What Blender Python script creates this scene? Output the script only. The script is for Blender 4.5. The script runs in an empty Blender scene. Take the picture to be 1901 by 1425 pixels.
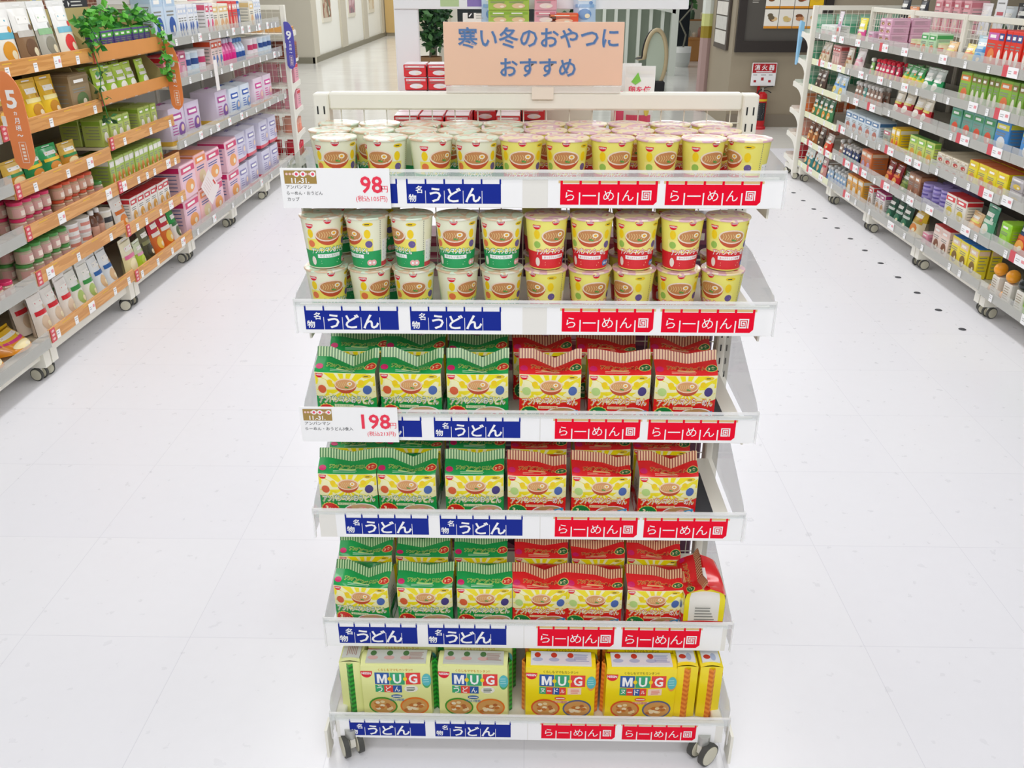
import bpy, math, random
from mathutils import Vector, Matrix
from mathutils.geometry import tessellate_polygon

# ------------------------------------------------------------------ camera, world, lights, exposure
SC = bpy.context.scene
COL = SC.collection
PW, PH, FPX = 1901, 1425, 1605.0
PITCH, YAW, ROLL, CAMZ = math.radians(25.05), math.radians(1.1), 0.0, 1.6
cd = bpy.data.cameras.new('camera'); cam = bpy.data.objects.new('camera', cd); COL.objects.link(cam)
cd.sensor_fit = 'HORIZONTAL'; cd.sensor_width = 36.0; cd.lens = 36.0 * FPX / PW; cd.clip_start = 0.05; cd.clip_end = 200
cam.location = (0, 0, CAMZ)
cam.rotation_euler = (math.pi / 2 - PITCH, ROLL, YAW)
SC.camera = cam
SC.view_settings.view_transform = 'Standard'; SC.view_settings.look = 'None'
SC.view_settings.gamma = 1.0; SC.view_settings.use_curve_mapping = False
SC.view_settings.exposure = 0.14
w = bpy.data.worlds.new('shop_light'); SC.world = w; w.use_nodes = True
w.node_tree.nodes['Background'].inputs[0].default_value = (0.97, 0.98, 1.0, 1)
w.node_tree.nodes['Background'].inputs[1].default_value = 0.22


def lamp(name, loc, sx, sy, power, col=(1, 1, 1), rot=(0, 0, 0)):
    l = bpy.data.lights.new(name, 'AREA'); l.shape = 'RECTANGLE'; l.size = sx; l.size_y = sy
    l.energy = power; l.color = col
    o = bpy.data.objects.new(name, l); o.location = loc; o.rotation_euler = rot; COL.objects.link(o)


for x in (-1.35, 1.35):                                     # ceiling tubes running along the aisles
    lamp('ceiling_or_fill_lamp', (x, 5.0, 2.9), 0.35, 7.0, 57)
lamp('ceiling_or_fill_lamp', (0, 0.4, 2.9), 2.6, 0.5, 16)
lamp('ceiling_or_fill_lamp', (0, -1.8, 2.9), 4.0, 0.5, 74, rot=(math.radians(25), 0, 0))  # added fill lamp behind the camera, tilted forward to brighten the shelf fronts
lamp('ceiling_or_fill_lamp', (0, 3.2, 2.9), 2.2, 0.3, 8)
lamp('ceiling_or_fill_lamp', (0, 8.3, 2.9), 5.0, 0.4, 36)
lamp('mall_light', (-1.5, 16, 3.4), 7, 9, 250)
lamp('mall_light', (-3.2, 25, 3.4), 2.2, 10, 150)
lamp('mall_light', (3.2, 10.0, 2.9), 3.0, 0.4, 16)

# ------------------------------------------------------------------ helpers
_cp, _sp, _cy, _sy = math.cos(PITCH), math.sin(PITCH), math.cos(YAW), math.sin(YAW)
FWD = Vector((-_sy * _cp, _cy * _cp, -_sp)); RT = Vector((_cy, _sy, 0)); UP = RT.cross(FWD)


def at(u, v, x=None, y=None, z=None):
    """a point of the photograph put at a known distance (x, y or z given in metres)"""
    d = RT * ((u - PW / 2) / FPX) - UP * ((v - PH / 2) / FPX) + FWD
    t = (z - CAMZ) / d.z if z is not None else (y / d.y if y is not None else x / d.x)
    return Vector((0, 0, CAMZ)) + d * t


def lin(h):
    h = h.lstrip('#')
    return [(c / 12.92 if c <= 0.04045 else ((c + 0.055) / 1.055) ** 2.4) for c in (int(h[i:i + 2], 16) / 255 for i in (0, 2, 4))]


_MAT = {}


def C(h, rough=0.45, metal=0.0, alpha=1.0, noise=0.0, scale=40.0, bump=0.0, spec=0.5, coat=0.0):
    key = (h, rough, metal, alpha, noise, scale, bump, spec, coat)
    if key in _MAT:
        return _MAT[key]
    m = bpy.data.materials.new('paint_' + h.strip('#')); m.use_nodes = True
    nt = m.node_tree; p = nt.nodes['Principled BSDF']
    c = lin(h)
    p.inputs['Base Color'].default_value = (*c, 1); p.inputs['Roughness'].default_value = rough
    p.inputs['Metallic'].default_value = metal; p.inputs['Alpha'].default_value = alpha
    p.inputs['Specular IOR Level'].default_value = spec; p.inputs['Coat Weight'].default_value = coat
    if noise or bump:
        tc = nt.nodes.new('ShaderNodeTexCoord'); n = nt.nodes.new('ShaderNodeTexNoise'); n.inputs['Scale'].default_value = scale
        nt.links.new(tc.outputs['Object'], n.inputs['Vector'])
        if noise:
            mx = nt.nodes.new('ShaderNodeMix'); mx.data_type = 'RGBA'
            mx.inputs[6].default_value = (*[max(0, q * (1 - noise)) for q in c], 1); mx.inputs[7].default_value = (*[min(1, q * (1 + noise)) for q in c], 1)
            nt.links.new(n.outputs['Fac'], mx.inputs[0]); nt.links.new(mx.outputs[2], p.inputs['Base Color'])
        if bump:
            b = nt.nodes.new('ShaderNodeBump'); b.inputs['Strength'].default_value = bump; b.inputs['Distance'].default_value = 0.01
            nt.links.new(n.outputs['Fac'], b.inputs['Height']); nt.links.new(b.outputs['Normal'], p.inputs['Normal'])
    _MAT[key] = m
    return m


def ramp_mat(name, stops, scale, rough=0.3, kind='noise', coat=0.0, stretch=(1, 1, 1), bump=0.0):
    """a printed pattern of a few colours taken from noise or cells"""
    if name in _MAT:
        return _MAT[name]
    m = bpy.data.materials.new(name); m.use_nodes = True; nt = m.node_tree; p = nt.nodes['Principled BSDF']
    tc = nt.nodes.new('ShaderNodeTexCoord'); mp = nt.nodes.new('ShaderNodeMapping'); mp.inputs['Scale'].default_value = stretch
    nt.links.new(tc.outputs['Object'], mp.inputs['Vector'])
    if kind == 'noise':
        n = nt.nodes.new('ShaderNodeTexNoise'); n.inputs['Scale'].default_value = scale; out = n.outputs['Fac']
    else:
        n = nt.nodes.new('ShaderNodeTexVoronoi'); n.inputs['Scale'].default_value = scale
        s = nt.nodes.new('ShaderNodeSeparateColor'); nt.links.new(n.outputs['Color'], s.inputs[0]); out = s.outputs[0]
    nt.links.new(mp.outputs[0], n.inputs['Vector'])
    r = nt.nodes.new('ShaderNodeValToRGB'); r.color_ramp.interpolation = 'CONSTANT' if kind != 'soft' else 'LINEAR'
    while len(r.color_ramp.elements) < len(stops):
        r.color_ramp.elements.new(0.5)
    for e, (pos, h) in zip(r.color_ramp.elements, stops):
        e.position = pos; e.color = (*lin(h), 1)
    nt.links.new(out, r.inputs[0]); nt.links.new(r.outputs[0], p.inputs['Base Color'])
    p.inputs['Roughness'].default_value = rough; p.inputs['Coat Weight'].default_value = coat
    if bump:
        b = nt.nodes.new('ShaderNodeBump'); b.inputs['Strength'].default_value = bump; b.inputs['Distance'].default_value = 0.004
        nt.links.new(out, b.inputs['Height']); nt.links.new(b.outputs[0], p.inputs['Normal'])
    _MAT[name] = m
    return m


def clear_mat(name, tint, opac, rough=0.1):
    """thin clear acrylic: mostly see-through with a tinted sheen"""
    if name in _MAT:
        return _MAT[name]
    m = bpy.data.materials.new(name); m.use_nodes = True; nt = m.node_tree; p = nt.nodes['Principled BSDF']
    p.inputs['Base Color'].default_value = (*lin(tint), 1); p.inputs['Roughness'].default_value = rough
    t = nt.nodes.new('ShaderNodeBsdfTransparent'); mx = nt.nodes.new('ShaderNodeMixShader'); mx.inputs[0].default_value = opac
    nt.links.new(t.outputs[0], mx.inputs[1]); nt.links.new(p.outputs[0], mx.inputs[2])
    nt.links.new(mx.outputs[0], nt.nodes['Material Output'].inputs[0])
    _MAT[name] = m
    return m


class B:
    """collects shapes for ONE mesh object"""

    def __init__(s):
        s.v, s.f, s.m, s.sm, s.mats = [], [], [], [], []

    def mi(s, m):
        if m not in s.mats:
            s.mats.append(m)
        return s.mats.index(m)

    def add(s, vs, fs, mat, smooth=False):
        o = len(s.v); s.v.extend([tuple(v) for v in vs]); k = s.mi(mat)
        for f in fs:
            s.f.append([o + i for i in f]); s.m.append(k); s.sm.append(smooth)
        return s

    def box(s, x0, x1, y0, y1, z0, z1, mat, ch=0.0, mtx=None):
        x0, x1 = min(x0, x1), max(x0, x1); y0, y1 = min(y0, y1), max(y0, y1); z0, z1 = min(z0, z1), max(z0, z1)
        c = Vector(((x0 + x1) / 2, (y0 + y1) / 2, (z0 + z1) / 2)); h = ((x1 - x0) / 2, (y1 - y0) / 2, (z1 - z0) / 2)
        ch = min(ch, min(h) * 0.8)
        if ch <= 0:
            vs = [Vector((x, y, z)) for x in (x0, x1) for y in (y0, y1) for z in (z0, z1)]
            fs = [(0, 1, 3, 2), (4, 6, 7, 5), (0, 4, 5, 1), (2, 3, 7, 6), (0, 2, 6, 4), (1, 5, 7, 3)]
        else:
            vs, idx = [], {}
            for sx in (-1, 1):
                for sy in (-1, 1):
                    for sz in (-1, 1):
                        for a in range(3):
                            sg = (sx, sy, sz); idx[(sx, sy, sz, a)] = len(vs)
                            vs.append(c + Vector([sg[k] * (h[k] if k == a else h[k] - ch) for k in range(3)]))
            fs = []
            for a in range(3):
                b, d = (a + 1) % 3, (a + 2) % 3
                for q in (-1, 1):
                    g = []
                    for (i, j) in ((-1, -1), (1, -1), (1, 1), (-1, 1)):
                        sg = [0, 0, 0]; sg[a] = q; sg[b] = i; sg[d] = j; g.append(idx[(*sg, a)])
                    fs.append(g)
                for i in (-1, 1):
                    for j in (-1, 1):
                        g = []
                        for (t, ax) in ((-1, b), (1, b), (1, d), (-1, d)):
                            sg = [0, 0, 0]; sg[a] = t; sg[b] = i; sg[d] = j; g.append(idx[(*sg, ax)])
                        fs.append(g)
            for sx in (-1, 1):
                for sy in (-1, 1):
                    for sz in (-1, 1):
                        fs.append([idx[(sx, sy, sz, a)] for a in range(3)])
            out = []
            for f in fs:
                n = (vs[f[1]] - vs[f[0]]).cross(vs[f[2]] - vs[f[0]]); mid = sum((vs[i] for i in f), Vector()) / len(f)
                out.append(f if n.dot(mid - c) > 0 else f[::-1])
            fs = out
        if mtx is not None:
            vs = [mtx @ v for v in vs]
        return s.add(vs, fs, mat)

    def cyl(s, p0, p1, r0, mat, n=12, r1=None, smooth=True):
        p0, p1 = Vector(p0), Vector(p1); r1 = r0 if r1 is None else r1
        d = (p1 - p0).normalized(); a = d.orthogonal().normalized(); b = d.cross(a)
        vs = []
        for p, r in ((p0, r0), (p1, r1)):
            for i in range(n):
                t = 2 * math.pi * i / n; vs.append(p + (a * math.cos(t) + b * math.sin(t)) * r)
        s.add(vs, [(i, (i + 1) % n, n + (i + 1) % n, n + i) for i in range(n)], mat, smooth)
        s.add(vs[:n], [list(range(n))[::-1]], mat); s.add(vs[n:], [list(range(n))], mat)
        return s

    def tube(s, pts, r, mat, n=6, closed=False):
        pts = [Vector(p) for p in pts]; N = len(pts); vs = []; ref = None
        for i, p in enumerate(pts):
            a = pts[(i - 1) % N] if (i or closed) else p; b = pts[(i + 1) % N] if (i < N - 1 or closed) else p
            d = (b - a).normalized()
            if ref is None:
                ref = d.orthogonal().normalized()
            ref = (ref - d * ref.dot(d)).normalized(); q = d.cross(ref)
            for k in range(n):
                t = 2 * math.pi * k / n; vs.append(p + (ref * math.cos(t) + q * math.sin(t)) * r)
        fs = []
        for i in range(N if closed else N - 1):
            j = (i + 1) % N
            fs += [(i * n + k, i * n + (k + 1) % n, j * n + (k + 1) % n, j * n + k) for k in range(n)]
        s.add(vs, fs, mat, True)
        if not closed:
            s.add(vs[:n], [list(range(n))[::-1]], mat); s.add(vs[-n:], [list(range(n))], mat)
        return s

    def lathe(s, prof, mat, n=24, c=(0, 0), z0=0.0, smooth=True):
        """prof: (r, z) or (r, z, material of the band that starts here)"""
        rings = []
        for p in prof:
            rings.append([(c[0] + max(p[0], 1e-5) * math.sin(2 * math.pi * i / n), c[1] - max(p[0], 1e-5) * math.cos(2 * math.pi * i / n), z0 + p[1]) for i in range(n)])
        for k in range(len(prof) - 1):
            mm = prof[k][2] if len(prof[k]) > 2 else mat
            s.add(rings[k] + rings[k + 1], [(i, (i + 1) % n, n + (i + 1) % n, n + i) for i in range(n)], mm, smooth)
        return s

    def grid(s, fn, nu, nv, mat, smooth=True, flip=False):
        """fn(i/nu, j/nv); mat may be a function of (i, j)"""
        vs = [fn(i / nu, j / nv) for j in range(nv + 1) for i in range(nu + 1)]
        w = nu + 1; o = len(s.v); s.v.extend([tuple(v) for v in vs])
        for j in range(nv):
            for i in range(nu):
                f = [o + j * w + i, o + j * w + i + 1, o + (j + 1) * w + i + 1, o + (j + 1) * w + i]
                s.f.append(f[::-1] if flip else f); s.m.append(s.mi(mat(i, j) if callable(mat) else mat)); s.sm.append(smooth)
        return s

    def stamp(s, fn, shape, mat, o=0.0003):
        vs, fs = shape
        return s.add([fn(u, v, o) for u, v in vs], fs, mat)

    def prism(s, poly, fn, mat, t):
        """a 2D outline given thickness t; fn(u, v, offset) -> point"""
        n = len(poly); a = [fn(u, v, 0) for u, v in poly]; b = [fn(u, v, t) for u, v in poly]
        tri = tessellate_polygon([[Vector((u, v, 0)) for u, v in poly]])
        s.add(a, [tuple(q) for q in tri], mat); s.add(b, [tuple(q)[::-1] for q in tri], mat)
        return s.add(a + b, [(i, (i + 1) % n, n + (i + 1) % n, n + i) for i in range(n)], mat)

    def mesh(s, name):
        me = bpy.data.meshes.new(name); me.from_pydata(s.v, [], s.f)
        for m in s.mats:
            me.materials.append(m)
        me.polygons.foreach_set('material_index', s.m); me.polygons.foreach_set('use_smooth', s.sm); me.update()
        return me

    def obj(s, name, parent=None, loc=None, label=None):
        o = bpy.data.objects.new(name, s.mesh(name)); COL.objects.link(o)
        if parent is not None:
            o.parent = parent
        if loc is not None:
            o.location = loc
        if label:
            o['label'] = label
        return o


def tag(o, label, cat, group=None, kind=None):
    if label: o['label'] = label
    if cat: o['category'] = cat
    if group: o['group'] = group
    if kind: o['kind'] = kind
    return o


def struct(o):
    o['kind'] = 'structure'
    return o


def empty(name, loc=(0, 0, 0), rz=0.0):
    o = bpy.data.objects.new(name, None); o.location = loc; o.rotation_euler = (0, 0, rz); COL.objects.link(o); o.empty_display_size = 0.05
    return o


# 2D shapes: (list of points, list of faces)
def R(x0, y0, x1, y1, nx=1, ny=1):
    vs = [(x0 + (x1 - x0) * i / nx, y0 + (y1 - y0) * j / ny) for j in range(ny + 1) for i in range(nx + 1)]; w = nx + 1
    return vs, [(j * w + i, j * w + i + 1, (j + 1) * w + i + 1, (j + 1) * w + i) for j in range(ny) for i in range(nx)]


def E(cx, cy, rx, ry=None, n=20, a0=0.0, a1=360.0):
    """ellipse or pie, in rings so that it follows a curved surface"""
    ry = rx if ry is None else ry; full = a1 - a0 >= 359.9
    k = n if full else n + 1; nr = max(1, min(5, round(max(rx, ry) / 0.006)))
    vs, fs = [(cx, cy)], []
    for q in range(1, nr + 1):
        vs += [(cx + rx * q / nr * math.cos(math.radians(a0 + (a1 - a0) * i / n)), cy + ry * q / nr * math.sin(math.radians(a0 + (a1 - a0) * i / n))) for i in range(k)]
    for i in range(n):
        fs.append((0, 1 + i, 1 + (i + 1) % k))
        fs += [(1 + (q - 1) * k + i, 1 + q * k + i, 1 + q * k + (i + 1) % k, 1 + (q - 1) * k + (i + 1) % k) for q in range(1, nr)]
    return vs, fs


def P(pts):
    return list(pts), [tuple(t) for t in tessellate_polygon([[Vector((x, y, 0)) for x, y in pts]])]


def scallop(cx, cy, r, n=18):
    pts = [(cx + r * (1 if i % 2 else 0.9) * math.cos(math.pi * i / n), cy + r * (1 if i % 2 else 0.9) * math.sin(math.pi * i / n)) for i in range(2 * n)]
    return [(cx, cy)] + pts, [(0, 1 + i, 1 + (i + 1) % (2 * n)) for i in range(2 * n)]


_TX = {}


def T(s, cx, cy, w=None, h=None, off=0.0, arch=0.0, sx=1.0, base=None):
    """lettering as flat shapes, centred on (cx, cy); w: width, h: height of an em; base: take the frame of another thickness"""
    def raw(off):
        if (s, off) not in _TX:
            c = bpy.data.curves.new('lettering', 'FONT'); c.body = s; c.size = 1; c.resolution_u = 2; c.offset = off
            o = bpy.data.objects.new('lettering', c); COL.objects.link(o)
            ev = o.evaluated_get(bpy.context.evaluated_depsgraph_get()); me = ev.to_mesh()
            _TX[(s, off)] = ([(v.co.x, v.co.y) for v in me.vertices], [tuple(p.vertices) for p in me.polygons])
            ev.to_mesh_clear(); bpy.data.objects.remove(o); bpy.data.curves.remove(c)
        return _TX[(s, off)]
    vs, fs = raw(off); v0 = raw(0.0)[0]
    xa, xb = min(v[0] for v in v0), max(v[0] for v in v0); ya, yb = min(v[1] for v in v0), max(v[1] for v in v0)
    k = (w / (xb - xa)) if w else h / (yb - ya); ky = (h / (yb - ya)) if h else k
    mx, my = (xa + xb) / 2, (ya + yb) / 2; out = []
    for x, y in vs:
        X = (x - mx) * k * sx; Y = (y - my) * ky
        out.append((cx + X, cy + Y - arch * (2 * X / (k * (xb - xa))) ** 2))
    return out, fs


def bars(x0, y0, x1, n, dy, th, seed=0):
    """n lines of print too small to read"""
    rr = random.Random(seed); vs, fs = [], []
    for i in range(n):
        y = y0 - i * dy; a, b = x0, x1 - (x1 - x0) * rr.random() * 0.3; o = len(vs)
        vs += [(a, y), (b, y), (b, y + th), (a, y + th)]; fs.append((o, o + 1, o + 2, o + 3))
    return vs, fs


def plane_y(y):                                             # a sheet facing the camera side (-Y)
    return lambda u, v, o: Vector((u, y - o, v))


def plane_x(x, sgn):                                        # a sheet facing +X (sgn 1) or -X; u runs along Y
    return lambda u, v, o: Vector((x + sgn * o, u, v))


ORD = 'first second third fourth fifth sixth seventh eighth ninth tenth eleventh twelfth thirteenth fourteenth fifteenth sixteenth seventeenth eighteenth nineteenth twentieth'.split()
ORD += ['twenty-' + w for w in ORD[:9]] + ['thirtieth'] + ['thirty-' + w for w in ORD[:9]] + ['fortieth'] + ['forty-' + w for w in ORD[:9]]


def clone(src, loc, rot=(0, 0, 0)):
    r = src.copy(); COL.objects.link(r); r.location = loc; r.rotation_euler = rot
    for ch in src.children:
        c = ch.copy(); COL.objects.link(c); c.parent = r
        for g in ch.children:
            d = g.copy(); COL.objects.link(d); d.parent = c
    return r


class Proto:
    """builds a kind once; the first placing uses it, later ones copy it"""

    def __init__(s, fn):
        s.fn, s.src, s.used = fn, None, False

    def put(s, loc, rot=(0, 0, 0)):
        if s.src is None:
            s.src = s.fn(); s.src.location = loc; s.src.rotation_euler = rot
            return s.src
        return clone(s.src, loc, rot)


WHITE, PAPER = C('#f4f4f2', 0.4), C('#fafafa', 0.55)
IVORY = C('#efece0', 0.4, noise=0.02, scale=8); STEEL = C('#b9bab4', 0.35, 0.6)
BLACK, DARK = C('#15171a', 0.5), C('#2b2d31', 0.55)
RED, BLUE, GREEN = C('#e5002d', 0.5), C('#1a3296', 0.5), C('#12974a', 0.35)
ACRYL = clear_mat('clear_acrylic', '#f4f8f8', 0.16); ACRYL_EDGE = clear_mat('acrylic_edge', '#ffffff', 0.5, 0.25)
ACRYL_SIDE = clear_mat('acrylic_side_panel', '#a9afb0', 0.30)

# ------------------------------------------------------------------ the setting
def tile_mat(name, a, b, size, rough, seam, streak=0.0):
    m = bpy.data.materials.new(name); m.use_nodes = True; nt = m.node_tree; p = nt.nodes['Principled BSDF']
    tc = nt.nodes.new('ShaderNodeTexCoord'); br = nt.nodes.new('ShaderNodeTexBrick'); br.offset = 0.0; br.squash = 1.0
    br.inputs['Color1'].default_value = (*lin(a), 1); br.inputs['Color2'].default_value = (*lin(b), 1); br.inputs['Mortar'].default_value = (*lin(seam), 1)
    br.inputs['Scale'].default_value = 1.0; br.inputs['Brick Width'].default_value = size; br.inputs['Row Height'].default_value = size
    br.inputs['Mortar Size'].default_value = 0.0012; br.inputs['Mortar Smooth'].default_value = 0.5
    nt.links.new(tc.outputs['Object'], br.inputs['Vector'])
    n = nt.nodes.new('ShaderNodeTexNoise'); n.inputs['Scale'].default_value = 3.0 if streak else 24.0; n.inputs['Detail'].default_value = 6
    mp = nt.nodes.new('ShaderNodeMapping'); mp.inputs['Scale'].default_value = (0.5, 5, 1) if streak else (1, 1, 1)
    nt.links.new(tc.outputs['Object'], mp.inputs[0]); nt.links.new(mp.outputs[0], n.inputs['Vector'])
    mx = nt.nodes.new('ShaderNodeMix'); mx.data_type = 'RGBA'; mx.blend_type = 'MULTIPLY'; mx.inputs[0].default_value = streak or 0.025
    nt.links.new(br.outputs['Color'], mx.inputs[6]); nt.links.new(n.outputs['Fac'], mx.inputs[7]); nt.links.new(mx.outputs[2], p.inputs['Base Color'])
    mr = nt.nodes.new('ShaderNodeMapRange'); mr.inputs[3].default_value = rough * 0.75; mr.inputs[4].default_value = rough * 1.25
    nt.links.new(n.outputs['Fac'], mr.inputs[0]); nt.links.new(mr.outputs[0], p.inputs['Roughness'])
    return m


FLOOR_END = 9.3
struct(B().box(-7, 7, -2.5, FLOOR_END, -0.05, 0, tile_mat('shop_floor', '#f4f3f7', '#f2f1f6', 0.45, 0.3, '#e4e3e9')).obj('floor'))
struct(B().box(-9, 9, FLOOR_END, 34, -0.05, 0, tile_mat('mall_floor', '#f4f3ec', '#efede6', 0.6, 0.14, '#dcdad0', 0.12)).obj('floor_mall'))
WALLW, BEIGE, BASE = C('#f6f5ec', 0.6, noise=0.02, scale=3), C('#cfc8b6', 0.6, noise=0.03, scale=2), C('#8b8674', 0.55)
struct(B().box(-9, -4.502, 19.272, 19.4, 0, 3.2, BEIGE).obj('wall_corridor_end'))
struct(B().box(-4.75, -4.55, 19.4, 29.2, 0, 3.2, WALLW).obj('wall_corridor'))
struct(B().box(-9, -4.5, 19.25, 19.27, 0, 0.12, BASE).obj('baseboard_corridor_end'))
struct(B().box(-4.55, -4.51, 19.25, 29.2, 0, 0.12, BASE).obj('baseboard_corridor'))
for k, (ya, yb) in enumerate(((19.27, 19.75), (22.3, 22.95), (25.4, 26.0), (28.4, 28.9))):
    struct(B().box(-4.55, -4.5, ya, yb, 0.12, 3.2, BEIGE).obj('trim_%d' % (k + 1)))
struct(B().box(-4.6, 9, 29.2, 29.4, 0, 3.2, C('#c9c2ae', 0.6)).obj('wall_mall_far'))
b = B().box(-4.5, -3.6, 29.1, 29.19, 0.1, 2.6, C('#d9b878', 0.5, noise=0.06, scale=6)); b.box(-3.66, -3.6, 29.08, 29.1, 1.0, 1.15, STEEL)
struct(b.obj('door_1'))
struct(B().box(-7.0, -6.9, -2.5, 9.3, 0, 3.2, WALLW).obj('wall_shop_side'))
# corridor posters
for (u0, u1, vb, cols, lab) in ((600, 616, 42, [(0, '#c8b8a0'), (0.45, '#a06a58'), (0.55, '#6d7a62'), (0.65, '#e2dccb')], 'framed brown and green poster on the white corridor wall nearest the shop'),
                                (648, 660, 32, [(0, '#d9b9c0'), (0.48, '#b98694'), (0.6, '#8b7b86')], 'framed pink flower poster in the middle of the white corridor wall'),
                                (685, 695, 24, [(0, '#e6ddc8'), (0.5, '#d6c4a8'), (0.65, '#e9d9cc')], 'framed pale cream poster near the wooden door of the corridor')):
    a = at(u0, vb, x=-4.53); c = at(u1, vb - 6, x=-4.53)
    b = B().box(-4.55, -4.525, a.y, c.y, a.z, a.z + 1.25, C('#e9e4d4', 0.4))
    r = b.obj('corridor_poster'); tag(r, lab, 'poster')
    B().stamp(plane_x(-4.523, 1), R(a.y + 0.06, a.z + 0.09, c.y - 0.06, a.z + 1.16), ramp_mat('print_%d' % u0, cols, 3.0, 0.4)).obj('picture', r)
# brown wall with menu board
BROWN = C('#a1957f', 0.6, noise=0.03, scale=2)
struct(B().box(2.35, 7, 10.78, 10.9, 0, 2.6, BROWN).obj('wall_brown'))
struct(B().box(2.35, 2.45, 10.9, 12.1, 0, 2.6, BROWN).obj('wall_brown_side'))
struct(B().box(2.36, 7, 10.755, 10.78, 0, 0.14, C('#8a8070', 0.6)).obj('baseboard_brown'))


def menu_board():
    r = empty('menu_board', (2.37, 10.77, 0.84)); tag(r, 'dark framed menu board of food pictures on the brown wall', 'menu board')
    W, H = 1.06, 1.0; FR = C('#2e2723', 0.5); b = B()
    b.box(0, W, -0.05, 0, 0, 0.12, FR).box(0, W, -0.05, 0, H - .05, H, FR).box(0, 0.09, -0.05, 0, 0.12, H, FR).box(W - 0.09, W, -0.05, 0, 0.12, H, FR)
    b.obj('frame', r)
    b = B().box(0.09, W - 0.09, -0.02, -0.005, 0.12, H - 0.05, C('#55514b', 0.4)); f = plane_y(-0.021)
    b.stamp(f, T('1F', 0.19, 0.62, h=0.06), PAPER); b.stamp(f, bars(0.15, 0.55, 0.23, 2, 0.025, 0.008, 3), C('#bdb8ae'))
    b.obj('dark_panel', r)
    foods = ['#d9793f', '#7a5a3c', '#8f8a3a', '#d99a80', '#a9c6c4', '#4a3626', '#b5482e', '#e2b62c', '#6f6148', '#d9c07c', '#c98a5e', '#c9483c']
    for i in range(12):
        cx, cy = 0.30 + (i % 4) * 0.164, 0.785 - (i // 4) * 0.21; b = B(); bg = C('#f3eee2', 0.4)
        if i in (1, 2): bg = C('#4d3a2b', 0.4)
        if i == 7: bg = C('#efc11a', 0.4)
        b.box(cx, cx + 0.156, -0.03, -0.02, cy - 0.11, cy + 0.09, bg); f = plane_y(-0.0302)
        b.stamp(f, R(cx, cy - 0.11, cx + 0.156, cy - 0.085), C('#e0962b', 0.4), 0.001)
        rr = random.Random(i)
        for k in range(4):
            b.stamp(f, E(cx + 0.05 + 0.06 * rr.random(), cy + 0.05 * (rr.random() - 0.4), 0.03 + 0.012 * rr.random(), 0.022), C([foods[i], '#7d4a28', '#e8c690', foods[i]][k], 0.4), 0.001 + 0.0005 * k)
        b.obj('menu_picture', r)


menu_board()
a, c = at(1327, 85, x=2.34), at(1350, 93, x=2.34)
r = tag(B().box(2.32, 2.345, c.y, a.y, 0.84, 1.75, C('#4b4138', 0.5)).obj('notice_board'), 'narrow dark framed notice board of pale leaflets on the brown wall side', 'notice board')
b = B()
for k in range(5):
    b.box(2.314, 2.32, c.y + 0.07, a.y - 0.07, 0.9 + k * 0.16, 1.045 + k * 0.16, C(['#e6e3da', '#d9d8d2', '#e9e5dc', '#d2d3cf', '#e3dfd4'][k], 0.5, noise=0.12, scale=14))
b.obj('leaflet', r)


def extinguisher():
    p = at(1412, 242, z=0); x, y = p.x, 10.62
    r = empty('fire_extinguisher', (x, y, 0)); tag(r, 'red fire extinguisher standing against the brown wall', 'fire extinguisher'); r.scale = (.8, .8, .72)
    q = C('#c9141c', 0.3)
    b = B().lathe([(0.001, 0.02), (0.075, 0.02), (0.08, 0.04), (0.08, 0.5), (0.07, 0.55), (0.03, 0.58), (0.001, 0.58)], q, 20); b.obj('cylinder', r)
    b = B().lathe([(0.0805, 0.44), (0.0812, 0.45), (0.0805, 0.475)], C('#e8c020', 0.5), 20); b.obj('yellow_band', r)
    f = lambda u, v, o: Vector(((0.0808 + o) * math.sin(u / 0.08), -(0.0808 + o) * math.cos(u / 0.08), v))
    b = B().stamp(f, R(-0.06, 0.14, 0.06, 0.42, 10, 1), C('#2a2c30', 0.5)); b.stamp(f, bars(-0.04, 0.39, 0.03, 8, 0.03, 0.012, 4), C('#d8d6d0'), 0.001); b.obj('label_sticker', r)
    b = B().box(-0.012, 0.012, -0.02, 0.02, 0.58, 0.64, STEEL); b.tube([(-0.01, 0, 0.62), (0.06, -0.02, 0.66), (0.14, -0.03, 0.67)], 0.009, BLACK); b.tube([(0.0, 0, 0.6), (0.07, -0.02, 0.6), (0.12, -0.03, 0.57)], 0.008, BLACK); b.obj('handle', r)
    B().tube([(0, 0.0, 0.62), (-0.06, -0.03, 0.6), (-0.095, -0.02, 0.45), (-0.098, 0, 0.25)], 0.012, BLACK).obj('hose', r)
    B().lathe([(0.001, 0), (0.1, 0), (0.1, 0.03), (0.085, 0.05)], C('#d01c28', 0.4), 20).obj('base_tray', r)
    # sign above on its red stand pole
    s = empty('extinguisher_sign', (2.59, 10.745, 0)); tag(s, 'red and white fire extinguisher sign on a pole above the extinguisher', 'sign')
    B().box(0.09, 0.12, -0.005, 0.008, 0.002, 0.50, q).obj('pole', s)
    b = B().box(0, 0.285, -0.03, -0.015, 0.4720, 0.7270, PAPER, 0.004); f = plane_y(-0.0302)
    b.stamp(f, R(0.008, 0.6170, 0.277, 0.7190), C('#b5121f', 0.5), 0.001)
    b.stamp(f, T('消 火 器', 0.1425, 0.6770, w=0.225, off=0.02), PAPER, 0.002); b.stamp(f, R(0.05, 0.6250, 0.235, 0.6340), PAPER, 0.002)
    for k in range(3):
        b.stamp(f, R(0.03 + k * 0.085, 0.5120 + 0.02 * (k % 2), 0.06 + k * 0.085, 0.5370 + 0.03 * (k % 2)), C('#b5121f', 0.5), 0.001); b.stamp(f, bars(0.02 + k * 0.09, 0.5920, 0.08 + k * 0.09, 1, 0.01, 0.005, k), DARK, 0.001)
    b.obj('sign_plate', s)


extinguisher()

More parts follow.
